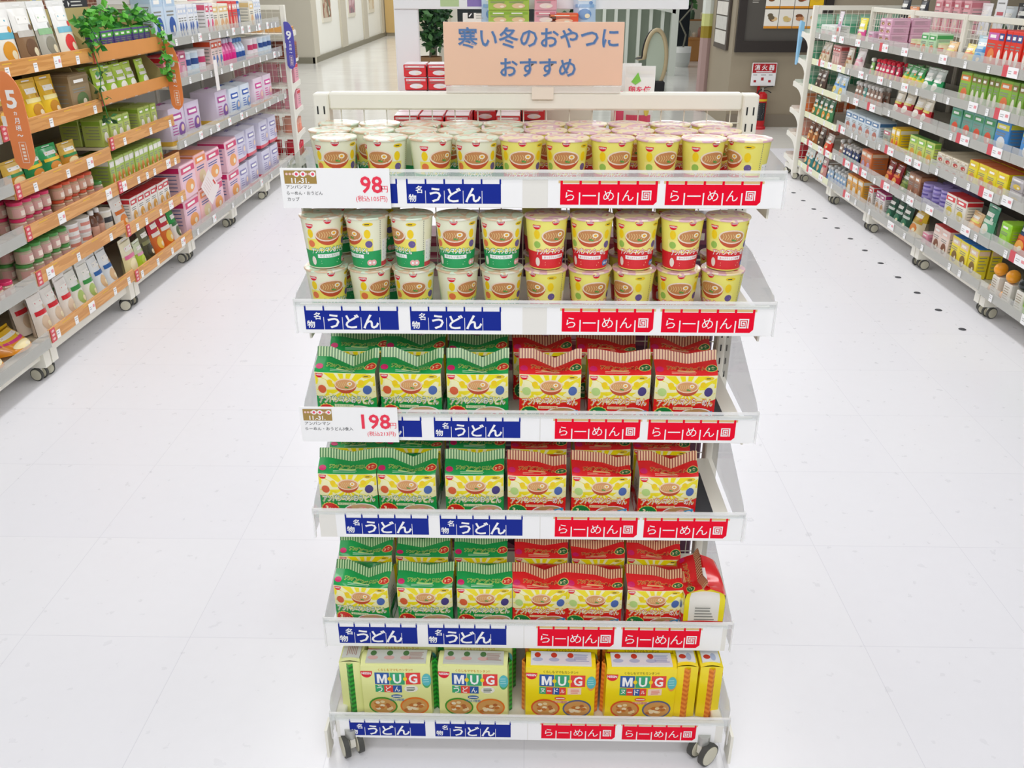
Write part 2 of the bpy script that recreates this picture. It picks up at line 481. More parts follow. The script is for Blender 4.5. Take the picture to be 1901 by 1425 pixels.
# striped pole, planter, stump shop, screen and escalator out in the mall
p = at(1300, 205, z=0); zc = lambda v: at(1305, v, y=p.y).z
b = B()
for za, zb, h in ((0.0, zc(70), '#b79a95'), (zc(70), zc(48), '#a08a1e'), (zc(48), zc(25), '#d7dc8e'), (zc(25), 2.4, '#e9efe6')):
    b.cyl((p.x, p.y, max(za, 0.0)), (p.x, p.y, zb), 0.085, C(h, 0.5), 8, smooth=False)
tag(b.obj('mall_post'), 'eight-sided post banded mauve, olive, yellow-green and white', 'post')


def leaf_cluster(b, c, rad, n, size, mats, seed, squash=1.0):
    rr = random.Random(seed)
    for i in range(n):
        d = Vector((rr.gauss(0, 1), rr.gauss(0, 1), rr.gauss(0, 1))).normalized() * rad * rr.random() ** 0.4
        p = Vector(c) + Vector((d.x, d.y, d.z * squash)); a = Vector((rr.gauss(0, 1), rr.gauss(0, 1), rr.gauss(0, 0.6))).normalized(); q = a.orthogonal().normalized()
        q = Matrix.Rotation(rr.random() * 6.28, 3, a) @ q; s = size * (0.7 + 0.6 * rr.random())
        nn = a.cross(q)
        b.add([p, p + a * s * 0.5 + q * s * 0.32 + nn * s * .08, p + a * s, p + a * s * 0.5 - q * s * 0.32 + nn * s * .08], [(0, 1, 2, 3)], mats[i % len(mats)])
    return b


LEAFS = [C('#2f5a32', 0.5), C('#47763c', 0.5), C('#24452c', 0.5)]


def pot_plant(name, loc, potr, poth, pot_h, cr, cz, n, size, seed, label, stem_pts=None, rim=None):
    r = empty(name, loc); tag(r, label, 'potted plant')
    b = B().lathe([(0.001, 0), (potr * 0.75, 0), (potr * 0.95, poth * 0.25), (potr, poth * 0.7), (potr, poth), (potr * 0.92, poth), (potr * 0.9, poth * 0.93), (0.001, poth * 0.93)], C(pot_h, 0.5), 24); b.obj('pot', r)
    if rim: B().lathe([(potr * 1.003, poth * 0.72), (potr * 1.01, poth * 0.73), (potr * 1.01, poth * 1.005), (potr * 0.92, poth * 1.005)], C(rim, 0.5), 24).obj('rim', r)
    pts = stem_pts or [(0, 0, poth * 0.9), (0.03, 0.02, poth + (cz - poth) * 0.5), (0, 0, cz)]
    B().tube(pts, 0.018, C('#7c7a6a', 0.7)).obj('stem', r)
    b = B()
    for k, (ox, oy, oz, q) in enumerate(((0, 0, 0, 1), (cr * .5, .1, cr * .6, .7), (-cr * .4, -.1, cr * .9, .8), (0.1, 0, -cr * .8, .6))):
        leaf_cluster(b, (ox, oy, cz + oz), cr * q, int(n * q), size, LEAFS, seed + k)
    b.obj('foliage', r)
    return r


p = at(1265, 124, z=0)
pot_plant('potted_tree', (p.x, p.y, 0), 0.165, 0.38, '#cfd2ce', 0.42, 1.75, 170, 0.16, 5, 'slender tree in a round grey and white planter before dark glass', [(0, 0, 0.34), (0.04, 0, 0.6), (-0.1, 0, 0.85), (0.12, 0, 1.1), (0.05, 0, 1.4), (0.1, 0, 1.9)], '#f3f4f2')
p = at(800, 158, z=0)
pot_plant('potted_tree', (p.x, p.y, 0), 0.2, 0.45, '#8a6742', 0.30, 0.95, 230, 0.12, 9, 'bushy dark green plant in a brown pot beside the white poster frame')
p = at(1090, 130, z=0)
pot_plant('potted_tree', (p.x - .05, p.y + 1.5, 0), 0.2, 0.45, '#b9a37e', 0.4, 1.15, 200, 0.14, 12, 'green potted plant in the mall above the peach sign')
# dark glass doors behind the planter
struct(B().box(at(1252, 60, y=19.6).x, at(1279, 60, y=19.6).x, 19.6, 19.7, 0.0, 2.4, C('#1b232a', 0.15)).obj('door_2'))
struct(B().box(-2.0, 0.6, 24.0, 24.1, 0.0, 2.4, C('#20282a', 0.25)).obj('window_1'))
struct(B().box(0.6, 2.7, 23.0, 23.1, 0.0, 2.4, C('#c3bfae', 0.5)).obj('wall_mall_middle'))
for k, u in enumerate((807, 822, 846)):
    p = at(u, 150, z=0); tag(B().box(p.x - 0.05, p.x + 0.05, p.y, p.y + 0.1, 0, 2.4, C('#6f685c' if k == 0 else '#ddd9ca', 0.5)).obj('mall_pillar'),
                             ['thin grey-brown pillar beside the bushy plant', 'thin cream pillar next to the grey-brown pillar', 'thin cream pillar nearest the green cartons on the rear shelf'][k], 'pillar', None)
# shop fittings beside the planter
r = empty('wooden_counter', tuple(at(1285, 112, z=0))); tag(r, 'round orange wood display counter with small goods beyond the post', 'counter')
B().lathe([(0.001, 0), (0.26, 0), (0.27, 0.02), (0.27, 0.42), (0.3, 0.44), (0.3, 0.47), (0.001, 0.47)], C('#c98d4e', 0.5, noise=0.06, scale=5), 28).obj('drum', r)
B().box(-0.25, 0.5, -0.1, 0.25, 0.80, 0.83, C('#a8743e', 0.5)).obj('upper_shelf', r); B().box(0.35, 0.4, 0.1, 0.15, 0, 0.8, C('#8a5c30', 0.5)).obj('shelf_post', r)
for k, (dx, dz, h, c, l) in enumerate(((-0.14, 0.47, 0.16, '#9fae9d', 'sage green'), (0.0, 0.47, 0.1, '#e3d7c0', 'cream'), (0.12, 0.47, 0.2, '#b98a7a', 'dusty pink'), (-0.08, 0.83, 0.18, '#3f5a3e', 'dark green'), (0.15, 0.83, 0.14, '#d8c9a8', 'sand'))):
    q = at(1285, 112, z=0)
    tag(B().lathe([(0.001, 0), (0.05, 0), (0.055, h * .7), (0.03, h), (0.001, h)], C(c, 0.5), 14).obj('vase', None, (q.x + dx, q.y, dz + .003)), l + ' ornament on the orange wood counter', 'ornament', 'ornaments on the wooden counter')
# white slatted screen
r = empty('slatted_screen', (1.10, 16.9, 0)); tag(r, 'white slatted screen with raked top rail beside the escalator', 'screen')
SL = C('#e6ece2', 0.5)
for k in range(8):
    B().box(k * 0.21, k * 0.21 + 0.055, 0, 0.1, 0, 1.65 - 0.03 * k, SL).obj('slat', r)
B().box(1.44, 1.56, -0.08, 0.1, 0, 1.6, SL).obj('end_post', r)
B().prism([(0, 1.42), (1.5, 1.12), (1.5, 1.05), (0, 1.35)], lambda u, v, o: Vector((u, -0.04 - o, v)), SL, 0.04).obj('raked_rail', r)
B().box(0, 1.5, 0.2, 0.24, 0.05, 1.6, C('#9aa596', 0.3)).obj('backing_panel', r)
# escalator end
r = empty('escalator', (1.98, 14.4, 0)); tag(r, 'escalator end with looped beige handrail and black newel', 'escalator')
for nm, rad, mt in (('handrail', 0.032, C('#c6b48e', 0.35)), ('handrail_lip', 0.018, C('#1c1d1c', 0.4))):
    pts = [(-0.02 + 0.17 * math.cos(t), 0.0, 0.48 + 0.42 * math.sin(t)) for t in [math.radians(a) for a in range(-75, 186, 12)]]
    if nm == 'handrail_lip': pts = [(q[0] - 0.035, q[1] + 0.03, q[2]) for q in pts[8:]]
    B().tube(pts + [(-0.22 - (0.03 if nm != 'handrail' else 0), 0.6, 0.44)], rad, mt, 8).obj(nm, r)
B().prism([(-0.02 + 0.14 * math.cos(math.radians(a)), 0.48 + 0.38 * math.sin(math.radians(a))) for a in range(-80, 270, 14)], lambda u, v, o: Vector((u, 0.01 + o, v)), C('#c5d2c0', 0.2), 0.01).obj('glass_panel', r)
B().box(-0.3, 0.14, -0.1, 0.09, 0.0, 0.16, C('#1d2024', 0.4), 0.02).obj('newel_base', r)
B().box(-0.35, 0.1, 0.1, 2.1, 0.0, 0.12, C('#a9aca4', 0.35)).obj('skirt', r)

# small dark studs set in the floor along the snack aisle
for k in range(13):
    tag(B().lathe([(0.001, 0.002), (0.017, 0.002), (0.019, 0.0005)], C('#45464c', 0.6), 16, c=(2.197, 7.49 - k * 0.281)).obj('floor_stud'), 'small round dark stud in the row along the snack aisle floor', 'floor stud', 'floor studs along the snack aisle')

# ------------------------------------------------------------------ the noodle display stand
YS = [1.59, 1.55, 1.546, 1.54, 1.522, 1.425]                 # distance of each shelf's front
ROWS = [  # lip left/right px, rail left/right px, lip top, label top, lip bottom (px)
    (528, 1462, 314, 331, 386), (545, 1443, 556, 568, 621), (562, 1410, 760, 773, 819),
    (580, 1385, 945, 955, 1000), (600, 1363, 1148, 1158, 1203), (612, 1357, 1324, 1338, 1373)]
STRIPS = [  # udon paper x0, x1, blue panels; ramen paper x0, x1, red panels (px)
    ((545, 970), ((565, 738), (755, 930)), (1017, 1459), ((1040, 1220), (1235, 1413))),
    ((549, 970), ((567, 740), (762, 930)), (1015, 1440), ((1043, 1213), (1228, 1400))),
    ((566, 1002), ((612, 783), (806, 966)), (1003, 1402), ((1030, 1188), (1203, 1365))),
    ((625, 1002), ((642, 796), (817, 970)), (1003, 1385), ((1030, 1183), (1195, 1350))),
    ((605, 972), ((630, 775), (795, 940)), (973, 1340), ((998, 1140), (1155, 1300))),
    ((632, 979), ((650, 790), (808, 948)), (980, 1328), ((1005, 1142), (1155, 1292)))]
FLOORZ = []
SHELFZ = []
for (xl, xr, a, l, z), y in zip(ROWS, YS):
    SHELFZ.append((at(995, a, y=y).z, at(995, l, y=y).z, at(995, z, y=y).z)); FLOORZ.append(SHELFZ[-1][2] + 0.014)
YP = 1.90
st = empty('display_stand', (0, YP, 0)); tag(st, 'ivory six-shelf display stand on casters full of cup and bag noodles', 'display stand')
L = Vector((0, -YP, 0))                                       # world -> stand


class SB(B):
    """a stand part, written in world coordinates"""

    def part(s, name, parent=None, label=None):
        s.v = [tuple(Vector(v) + L) for v in s.v]
        return s.obj(name, parent or st, label=label)


for sx in (-0.437, 0.460):
    b = SB().box(sx - 0.0165, sx + 0.0165, YP - 0.02, YP + 0.02, 0.06, 1.385, IVORY, 0.003); f = plane_y(YP - 0.0205)
    for k in range(20):
        for dx in (-0.0068, 0.0068):
            z = 1.352 - k * 0.0333 * 1.0
            b.stamp(f, R(sx + dx * 1.0 - 0.0015, z - 0.008, sx + dx + 0.0015, z + 0.008), BLACK)
    b.part('post')
SB().box(-0.4205, 0.4435, YP - 0.016, YP + 0.016, 1.352, 1.387, IVORY, 0.004).part('top_bar')
b = SB()
for k in range(18):
    x = -0.40 + k * 0.0485; b.tube([(x, YP + 0.005, 0.12), (x, YP + 0.005, 1.352)], 0.0013, IVORY, 5)
for k in range(13):
    z = 1.325 - k * 0.1; b.tube([(-0.42, YP + 0.003, z), (0.443, YP + 0.003, z)], 0.0013, IVORY, 5)
b.part('wire_mesh')
for s_, x in ((-1, -0.42), (1, 0.438)):
    SB().box(x - 0.012, x + 0.012, YP - 0.45, YP - 0.02, 0.035, 0.085, IVORY, 0.003).part('base_foot')
    q = SB().box(x + 0.018 * s_, x + 0.024 * s_, 1.405, 1.445, 0.008, 0.09, IVORY); q.part('leg_plate')


def caster(x, y, turn, parent, off=L):
    r = bpy.data.objects.new('caster', None); COL.objects.link(r); r.parent = parent; r.location = Vector((x, y, 0)) + off; r.rotation_euler = (0, 0, turn); r.empty_display_size = 0.03
    wheel(r)
    B().cyl((0, 0, 0.05), (0, 0, 0.075), 0.014, STEEL, 12).box(-0.006, 0.006, -0.012, 0.012, 0.024, 0.052, IVORY).obj('fork', r)
    return r


WH = []


def wheel(r):
    for s_ in (-1, 1):
        if not WH:
            b = B().cyl((0.010, 0, 0.028), (0.022, 0, 0.028), 0.028, C('#4a4a46', 0.6), 28)
            for s2 in (-1, 1):
                b.cyl((0.016, 0, 0.028), (0.016 + 0.0075 * s2, 0, 0.028), 0.0235, C('#d6d2bd', 0.45), 28)
            WH.append(b.mesh('wheel'))
        o = bpy.data.objects.new('wheel', WH[0]); COL.objects.link(o); o.parent = r
        if s_ < 0: o.rotation_euler = (0, 0, math.pi)


caster(-0.392, 1.43, 0.5, st); caster(0.402, 1.425, -0.9, st); caster(-0.40, 2.2, 0.1, st); caster(0.41, 2.2, 0.2, st)

NB, NR = C('#162c94', 0.5, spec=.15), C('#f0002c', 0.5, spec=.15)


def udon_noren(b, f, x0, x1, za, zb):
    """blue shop-curtain print: za paper bottom, zb paper top"""
    h = zb - za; w = x1 - x0; p0, p1 = za + h * 0.13, za + h * 0.82; cw = w / 5
    b.stamp(f, R(x0, p0, x1, p1), NB, 0.0003)
    for k in range(6):
        xx = x0 + k * cw * 0.985; b.stamp(f, R(xx, p1, xx + w * 0.018, za + h * 1.0), NB, 0.0003)
    for k in range(1, 5):
        b.stamp(f, R(x0 + k * cw - w * 0.003, p0, x0 + k * cw + w * 0.003, p0 + (p1 - p0) * 0.66), PAPER, 0.0005)
    H = p1 - p0
    b.stamp(f, T('名', x0 + cw * 0.66, p0 + H * 0.72, h=H * 0.36, off=0.02), PAPER, 0.0006); b.stamp(f, T('物', x0 + cw * 0.3, p0 + H * 0.28, h=H * 0.38, off=0.02), PAPER, 0.0006)
    for k, c in enumerate('うどん'):
        b.stamp(f, T(c, x0 + cw * (1.52 + k), p0 + H * 0.44, h=H * 0.7, off=0.022), PAPER, 0.0006)


def ramen_noren(b, f, x0, x1, za, zb):
    h = zb - za; w = x1 - x0; p0, p1 = za + h * 0.11, za + h * 0.83; cw = w / 5; H = p1 - p0; c = H * 0.16
    b.stamp(f, R(x0 - w * 0.02, za + h * 0.86, x1 + w * 0.02, za + h * 0.95), C('#e2c488', 0.6), 0.0002)
    b.stamp(f, P([(x0, p0), (x1 - c, p0), (x1, p0 + c), (x1, p1), (x0, p1)]), NR, 0.0003)
    for k in range(6):
        xx = x0 + k * cw * 0.975; b.stamp(f, R(xx, p1, xx + w * 0.025, za + h * 0.95), NR, 0.0004)
    for k in range(1, 5):
        b.stamp(f, R(x0 + k * cw - w * 0.007, p0, x0 + k * cw + w * 0.007, p0 + H * 0.6), PAPER, 0.0005)
    for k, t in enumerate('らーめん'):
        if t == 'ー': b.stamp(f, R(x0 + cw * 1.15, p0 + H * .42, x0 + cw * 1.85, p0 + H * .48), PAPER, 0.0006)
        else: b.stamp(f, T(t, x0 + cw * (0.5 + k), p0 + H * 0.46, h=H * 0.52), PAPER, 0.0006)
    # square spiral
    cx, cy, q = x0 + cw * 4.45, p0 + H * 0.47, H * 0.235; t = q * 0.16
    b.stamp(f, R(cx - q, cy - q, cx + q, cy + q), PAPER, 0.0006)
    seg = [(-.66, .66, .66, .66), (.66, .66, .66, -1.0), (-.66, .66, -.66, -.62), (-.66, -.62, .3, -.62), (.3, -.62, .3, .3), (.3, .3, -.3, .3), (-.3, .3, -.3, -.26), (-.3, -.26, .0, -.26)]
    for (a1, b1, a2, b2) in seg:
        b.stamp(f, R(cx + min(a1, a2) * q - t / 2, cy + min(b1, b2) * q - t / 2, cx + max(a1, a2) * q + t / 2, cy + max(b1, b2) * q + t / 2), NR, 0.0008)


for i in range(6):
    y = YS[i]; zt, zl, zb = SHELFZ[i]; fz = FLOORZ[i]; xl, xr = ROWS[i][:2]
    X0, X1 = at(xl, ROWS[i][2], y=y).x, at(xr, ROWS[i][2], y=y).x
    s = SB().box(X0 + 0.012, X1 - 0.012, y + 0.008, YP - 0.03, fz - 0.013, fz - 0.001, IVORY).part('shelf')
    for x in (X0 + 0.010, X1 - 0.014):
        SB().box(x, x + 0.004, y + 0.05, YP - 0.03, fz - 0.045, fz - 0.012, IVORY).part('bracket', s)
    SB().box(X0 + 0.012, X1 - 0.012, y, y + 0.006, zb, zl + 0.002, C('#eceae3', 0.4)).part('price_rail', s)
    b = SB().box(X0, X1, y - 0.006, y - 0.004, zl - 0.001, zt - 0.005, clear_mat('acrylic_band', '#e9f0f0', 0.28))
    b.box(X0, X1, y - 0.006, y - 0.0035, zt - 0.005, zt, ACRYL_EDGE)
    for x in (X0, X1 - 0.003):
        b.box(x, x + 0.003, y - 0.006, y + 0.002, zb + 0.001, zt, ACRYL_EDGE)
    b.part('acrylic_lip', s)
    za, zh = zb + 0.001, zl - 0.001; fr = plane_y(y - 0.0011)
    (ua, ub), blues, (ra, rb), reds = STRIPS[i]; X = lambda u: at(u, (ROWS[i][3] + ROWS[i][4]) / 2, y=y).x
    b = SB().box(X(ua), X(ub), y - 0.001, y - 0.0003, za, zh, PAPER)
    for (p, q) in blues: udon_noren(b, fr, X(p), X(q), za, zh)
    b.part('udon_label_strip', s)
    b = SB().box(X(ra), X(rb), y - 0.001, y - 0.0003, za, zh, PAPER)
    for (p, q) in reds: ramen_noren(b, fr, X(p), X(q), za, zh)
    b.part('ramen_label_strip', s)
    hb, hf = ((.075, .05), (.09, .05), (.14, .055), (.14, .055), (.12, .055), (.10, .08))[i]
    for x in (X0 + 0.001, X1 - 0.0025):
        poly = [(y + 0.004, fz), (y + 0.004, fz + hf), (y + 0.02, fz + hf + 0.012), (YP - 0.14, fz + hb), (YP - 0.03, fz + hb), (YP - 0.03, fz)]
        SB().prism(poly, lambda u, v, o, x=x: Vector((x + o, u, v)), ACRYL_SIDE, 0.0015).part('side_panel', s)
    if i in (1, 2, 3, 4):
        SB().box(X1 - 0.085, X1 - 0.045, y + 0.012, YP - 0.1, fz - 0.001, fz - 0.0003, C('#2f3035', 0.6)).part('magnet_strip', s)
s = SB().box(-0.44, 0.455, YP + 0.03, YP + 0.42, 1.165, 1.19, IVORY).part('rear_shelf')
for z in (.885, .63, .37): SB().box(-0.44, 0.455, YP + 0.03, YP + 0.42, z - .02, z, IVORY).part('rear_shelf')
SB().box(-0.44, 0.455, YP + 0.42, YP + 0.426, 1.165, 1.2, IVORY).part('price_rail', s)
SB().box(-0.43, 0.445, YP + 0.005, YP + 0.43, 0.05, 0.09, IVORY).part('rear_base')

# price cards
GOLD, PINK = C('#a98a45', 0.5), C('#f0526e', 0.5)


def price_card(i, x0, x1, v0, v1, price, tax, lines, label):
    y = YS[i] - 0.012; p, q = at(x0, v1, y=y), at(x1, v0, y=y);     f = plane_y(y - 0.0002); W, H = q.x - p.x, q.z - p.z; U = lambda a: p.x + W * a; V = lambda a: p.z + H * a
    b = B().box(p.x, q.x, y, y + 0.003, p.z, q.z, PAPER).stamp(f, R(U(0.035), V(0.62), U(0.33), V(0.95)), GOLD)
    for k in range(9):
        b.stamp(f, E(U(0.06 + k * 0.03), V(0.86), W * 0.012, n=10), C('#f2c9c4', 0.5), 0.0005)
    for k in (3, 5, 8): b.stamp(f, E(U(0.06 + k * 0.03), V(0.86), W * 0.026, n=14), PAPER, 0.0006); b.stamp(f, E(U(0.06 + k * 0.03), V(0.86), W * 0.014, n=10), PINK, 0.0008)
    b.stamp(f, T('11.-31.', U(0.18), V(0.70), w=W * 0.16, off=0.03), PAPER, 0.0005)
    for k, (t, wd) in enumerate(lines):
        b.stamp(f, T(t, U(0.045) + W * wd / 2, V(0.54 - 0.155 * k), w=W * wd), DARK, 0.0004)
    b.stamp(f, T(price, U(0.83 if len(price) == 2 else 0.775), V(0.60), h=H * 0.40, off=0.02), C('#f23250', 0.5), 0.0004); b.stamp(f, T('円', U(0.95), V(0.49), h=H * 0.16), C('#f23250', 0.5), 0.0004)
    b.stamp(f, T('(税込%s円)' % tax, U(0.825), V(0.24), w=W * 0.29), C('#f23250', 0.5), 0.0004)
    tag(b.obj('price_card'), label, 'price card', 'price cards on the stand')


price_card(0, 527, 722, 313, 386, '98', '105', (('アンパンマン', .23), ('らーめん・おうどん', .33), ('カップ', .11)), 'white price card of 98 yen in front of the cup noodles')
price_card(2, 562, 737, 757, 819, '198', '213', (('アンパンマン', .26), ('らーめん・おうどん3食入', .49)), 'white price card of 198 yen in front of the bag noodles')

# peach sign on the top bar
p, q = at(826, 158, y=YP - 0.012), at(1160, 41, y=YP - 0.012)
r = empty('sign_card', (0, YP - 0.012, 1.387)); tag(r, 'peach sign card with blue Japanese lettering in a clear holder', 'sign')
z0 = 1.387
B().box(p.x, q.x, -0.002, 0.002, p.z - z0, q.z - z0, C('#f3c6a6', 0.5, noise=0.03, scale=9), 0.001).obj('card', r)
f = plane_y(-0.0025); b = B(); SH = C('#2f6fae', 0.5); cx = (p.x + q.x) / 2; W = q.x - p.x; H = q.z - p.z; zz = p.z - z0
for t, u, v, ww in (('寒い冬のおやつに', 0.525, 0.76, 0.885), ('おすすめ', 0.525, 0.29, 0.42)):
    b.stamp(f, T(t, p.x + W * u + 0.0008, zz + H * v - 0.0008, w=W * ww, off=0.022), C('#8e8fb8', 0.5), 0.0002)
    b.stamp(f, T(t, p.x + W * u, zz + H * v, w=W * ww, off=0.01), SH, 0.0005)
b.obj('lettering', r)
b = B().box(p.x, q.x, -0.004, -0.003, zz - 0.008, zz + H + 0.002, clear_mat('sign_holder', '#ffffff', 0.06)).box(p.x + 0.003, q.x - 0.003, -0.006, 0.012, 0.0, zz - 0.002, clear_mat('sign_foot', '#f4efe8', 0.6))
b.obj('clear_holder', r)
B().box(0.005, 0.05, -0.012, -0.0065, -0.012, 0.012, C('#efe3d3', 0.4)).obj('clip', r)

# ------------------------------------------------------------------ noodle cups
def emblem(b, f, x, y, w, o=0.0006):
    """small red half-round maker's mark"""
    b.stamp(f, R(x - w / 2, y, x + w / 2, y + w * 0.1, 4, 1), RED, o); b.stamp(f, E(x, y, w / 2, w * 0.48, 12, 180, 360), RED, o)
    b.stamp(f, T('NISSIN', x, y - w * 0.08, w=w * 0.8, off=0.03), PAPER, o + 0.0003)


def squiggle(b, f, x, y, w, m, o=0.0006):
    b.stamp(f, E(x, y, w / 2, w * 0.2, 16), C('#efcf1c', 0.45), o); b.stamp(f, bars(x - w * .3, y - w * .04, x + w * .3, 1, .01, w * .08, 2), m, o + 0.0003)


def bowl_art(b, f, x, y, w, soup, o=0.0005, rim='#ffffff', tops=(), n=20):
    """plain printed noodle bowl"""
    b.stamp(f, E(x, y, w / 2, w * 0.42, n, 180, 360), C('#c8522e', 0.45), o)
    b.stamp(f, E(x, y, w / 2, w * 0.27, n), C(rim, 0.45), o + 0.0002); b.stamp(f, E(x, y, w * 0.44, w * 0.22, n), C(soup, 0.45), o + 0.0004)
    for k in range(7):                                        # strands of noodle
        a = -0.36 + 0.09 * k; q = w * 0.016
        b.stamp(f, P([(x + w * a, y - w * .11), (x + w * a + q, y - w * .115), (x + w * (a + .05) + q, y), (x + w * a + q, y + w * .11), (x + w * a, y + w * .11), (x + w * (a + .05), y)]), C('#f2dd9a', 0.45), o + 0.0006)
    for dx, dy, rr, h in tops:
        b.stamp(f, E(x + w * dx, y + w * dy, w * rr, w * rr * 0.8, 12), C(h, 0.45), o + 0.0008)


CUP_H, RT_, RB_ = 0.099, 0.0402, 0.0310


def cup_fn(u, v, o):
    r = RB_ + (RT_ - RB_) * v / CUP_H + o; a = u / 0.0360
    return Vector((r * math.sin(a), -r * math.cos(a), v))


LIDU = ramp_mat('lid_foil_green', [(0, '#9fd8b0'), (0.38, '#eceada'), (0.49, '#e3c6a6'), (0.55, '#dcecd4'), (0.66, '#6cbc88')], 22, 0.28, coat=0.3, bump=0.15)
LIDR = ramp_mat('lid_foil_red', [(0, '#ee9a9a'), (0.40, '#f5e4d2'), (0.47, '#e2b4c0'), (0.54, '#f4e2b4'), (0.64, '#dc6a70')], 22, 0.28, coat=0.3, bump=0.15)


def make_cup(udon):
    base, band = ('#f1f2d6', '#1ea35c') if udon else ('#f4ec77', '#e0242e'); bm = C(band, 0.4); BS = C(base, 0.35)
    b = B().lathe([(0.001, 0.001), (RB_ - 0.004, 0.001), (RB_ - 0.002, 0.0), (RB_ + .0002, 0.001), (RT_, CUP_H - 0.003), (RT_ + 0.002, CUP_H - 0.002), (RT_ + 0.002, CUP_H)], BS, 48)
    f = cup_fn
    b.stamp(f, R(-0.062, 0.003, 0.062, 0.036, 20, 1), bm); b.stamp(f, R(-0.118, 0.003, -0.062, 0.036, 10, 1), C('#c2e2bd' if udon else '#d92f2c', 0.4))
    if not udon: b.stamp(f, R(-0.118, 0.036, -0.075, 0.096, 8, 2), C('#f0b05a', 0.4)); b.stamp(f, R(0.086, 0.04, 0.118, 0.095, 6, 2), C('#f3b866', 0.4))
    else: b.stamp(f, R(-0.118, 0.036, -0.066, 0.096, 8, 2), C('#cfe9bf', 0.4)); b.stamp(f, R(0.09, 0.03, 0.118, 0.095, 6, 2), C('#cbe8c0', 0.4))
    # warm and yellow shapes of the upper print
    b.stamp(f, R(-0.044, 0.036, 0.044, 0.06, 18, 1), C('#f6e86a' if udon else '#f9f08e', 0.4), 0.00035)
    bowl_art(b, f, 0.0, 0.068, 0.050, '#c98a55', 0.0005, '#f6e3cf', ((0.2, .04, .11, '#fbf3dc'), (0.2, .04, .06, '#f2b42a'), (0.02, -.12, .05, '#5a9a4a'), (0.1, -.14, .045, '#6aa84a')))
    for s_ in (-1, 1): b.stamp(f, E(0.034 * s_, 0.07, 0.006, 0.009, 12), C('#f8d512', 0.4), 0.0004)
    b.stamp(f, E(-0.034, 0.05, 0.007, 0.007, 12), C('#ea7a4a' if udon else '#9cc85a', 0.4), 0.0005); b.stamp(f, E(0.036, 0.05, 0.007, 0.007, 12), C('#6a5a9a', 0.4), 0.0005)
    emblem(b, f, -0.034, 0.087, 0.015); squiggle(b, f, 0.036, 0.089, 0.018, DARK)
    emblem(b, f, 0.0, 0.095, 0.013)
    t = 'アンパンマンおうどん' if udon else 'アンパンマンらーめん'
    b.stamp(f, T(t, 0, 0.0385, w=0.07, h=0.0105, off=0.10, arch=0.003), bm, 0.0008)
    b.stamp(f, T(t, 0, 0.0385, w=0.07, h=0.0105, off=0.03, arch=0.003), PAPER, 0.0011)
    b.stamp(f, R(-0.024, 0.022, 0.024, 0.0295, 8, 1), PAPER, 0.0006); b.stamp(f, T('やさしいおだし' if udon else 'あっさりしょうゆ味', 0, 0.0258, w=0.04), bm, 0.0009)
    b.stamp(f, bars(-0.018, 0.015, 0.024, 2, 0.005, 0.0016, 3), C('#c9efce' if udon else '#ffd0a8', .4), 0.0006)
    b.stamp(f, E(-0.034, 0.016, 0.005, 0.009, 12), C('#f2e7dc', .4), 0.0006)
    for dx in (0, 0.008): b.stamp(f, E(0.036 + dx, 0.013, 0.006, 0.006, 12), C('#f4b7b4' if udon else '#5a8fd0', .4), 0.0006 + dx * .03); b.stamp(f, E(0.036 + dx, 0.013, 0.0025, 0.0025, 8), PAPER, 0.0010 + dx * .03)
    b.stamp(f, R(0.064, 0.014, 0.084, 0.056, 4, 1), PAPER, 0.0006)
    for k in range(13): b.stamp(f, R(0.067, 0.019 + k * 0.0026, 0.081, 0.0203 + k * 0.0026 - 0.0005 * (k % 3)), DARK, 0.0009)
    b.stamp(f, bars(0.0585, 0.092, 0.0605, 18, 0.0038, 0.0022, 5), C('#8a8a80', .5), 0.0004); b.stamp(f, R(0.062, 0.003, 0.086, 0.012, 4, 1), C('#d8404a', .4), 0.0006)
    r = b.obj('noodle_cup')
    q = B().lathe([(RT_ + 0.0022, -0.002), (RT_ + 0.0026, 0.0), (RT_ + 0.0016, 0.0016), (RT_ * 0.85, 0.0012), (RT_ * 0.4, 0.0018), (0.0005, 0.0022)], LIDU if udon else LIDR, 40, z0=CUP_H)
    q.add([(-0.006, -RT_ + 0.001, CUP_H + 0.0015), (0.006, -RT_ + 0.001, CUP_H + 0.0015), (0.005, -RT_ - 0.006, CUP_H - 0.002), (-0.005, -RT_ - 0.006, CUP_H - 0.002)], [(0, 1, 2, 3)], LIDU if udon else LIDR)
    q.obj('foil_lid', r)
    return r


CUPU, CUPR = Proto(lambda: make_cup(True)), Proto(lambda: make_cup(False))
rnd = random.Random(7)
SHELF_WORD = ['top shelf', 'second shelf down', 'third shelf down', 'fourth shelf down', 'fifth shelf down', 'bottom shelf']


def put_cup(udon, x, y, z, turn, label, group):
    c = (CUPU if udon else CUPR).put((x, y, z), (0, 0, turn)); c.name = 'noodle_cup'
    return tag(c, label, 'cup noodles', group)


def spread_out(lst, lo, hi, gap=0.0858):
    """cups of one row moved just clear of each other and of the side panels"""
    o = sorted(range(len(lst)), key=lambda i: lst[i][0]); xs = [min(max(lst[i][0], lo), hi) for i in o]
    for _ in range(500):
        for a in range(len(xs) - 1):
            d = gap - (xs[a + 1] - xs[a])
            if d > 0: xs[a] -= d / 2; xs[a + 1] += d / 2
        xs = [min(max(x, lo), hi) for x in xs]
    out = list(lst)
    for i, x in zip(o, xs): out[i] = (x, lst[i][1])
    return out


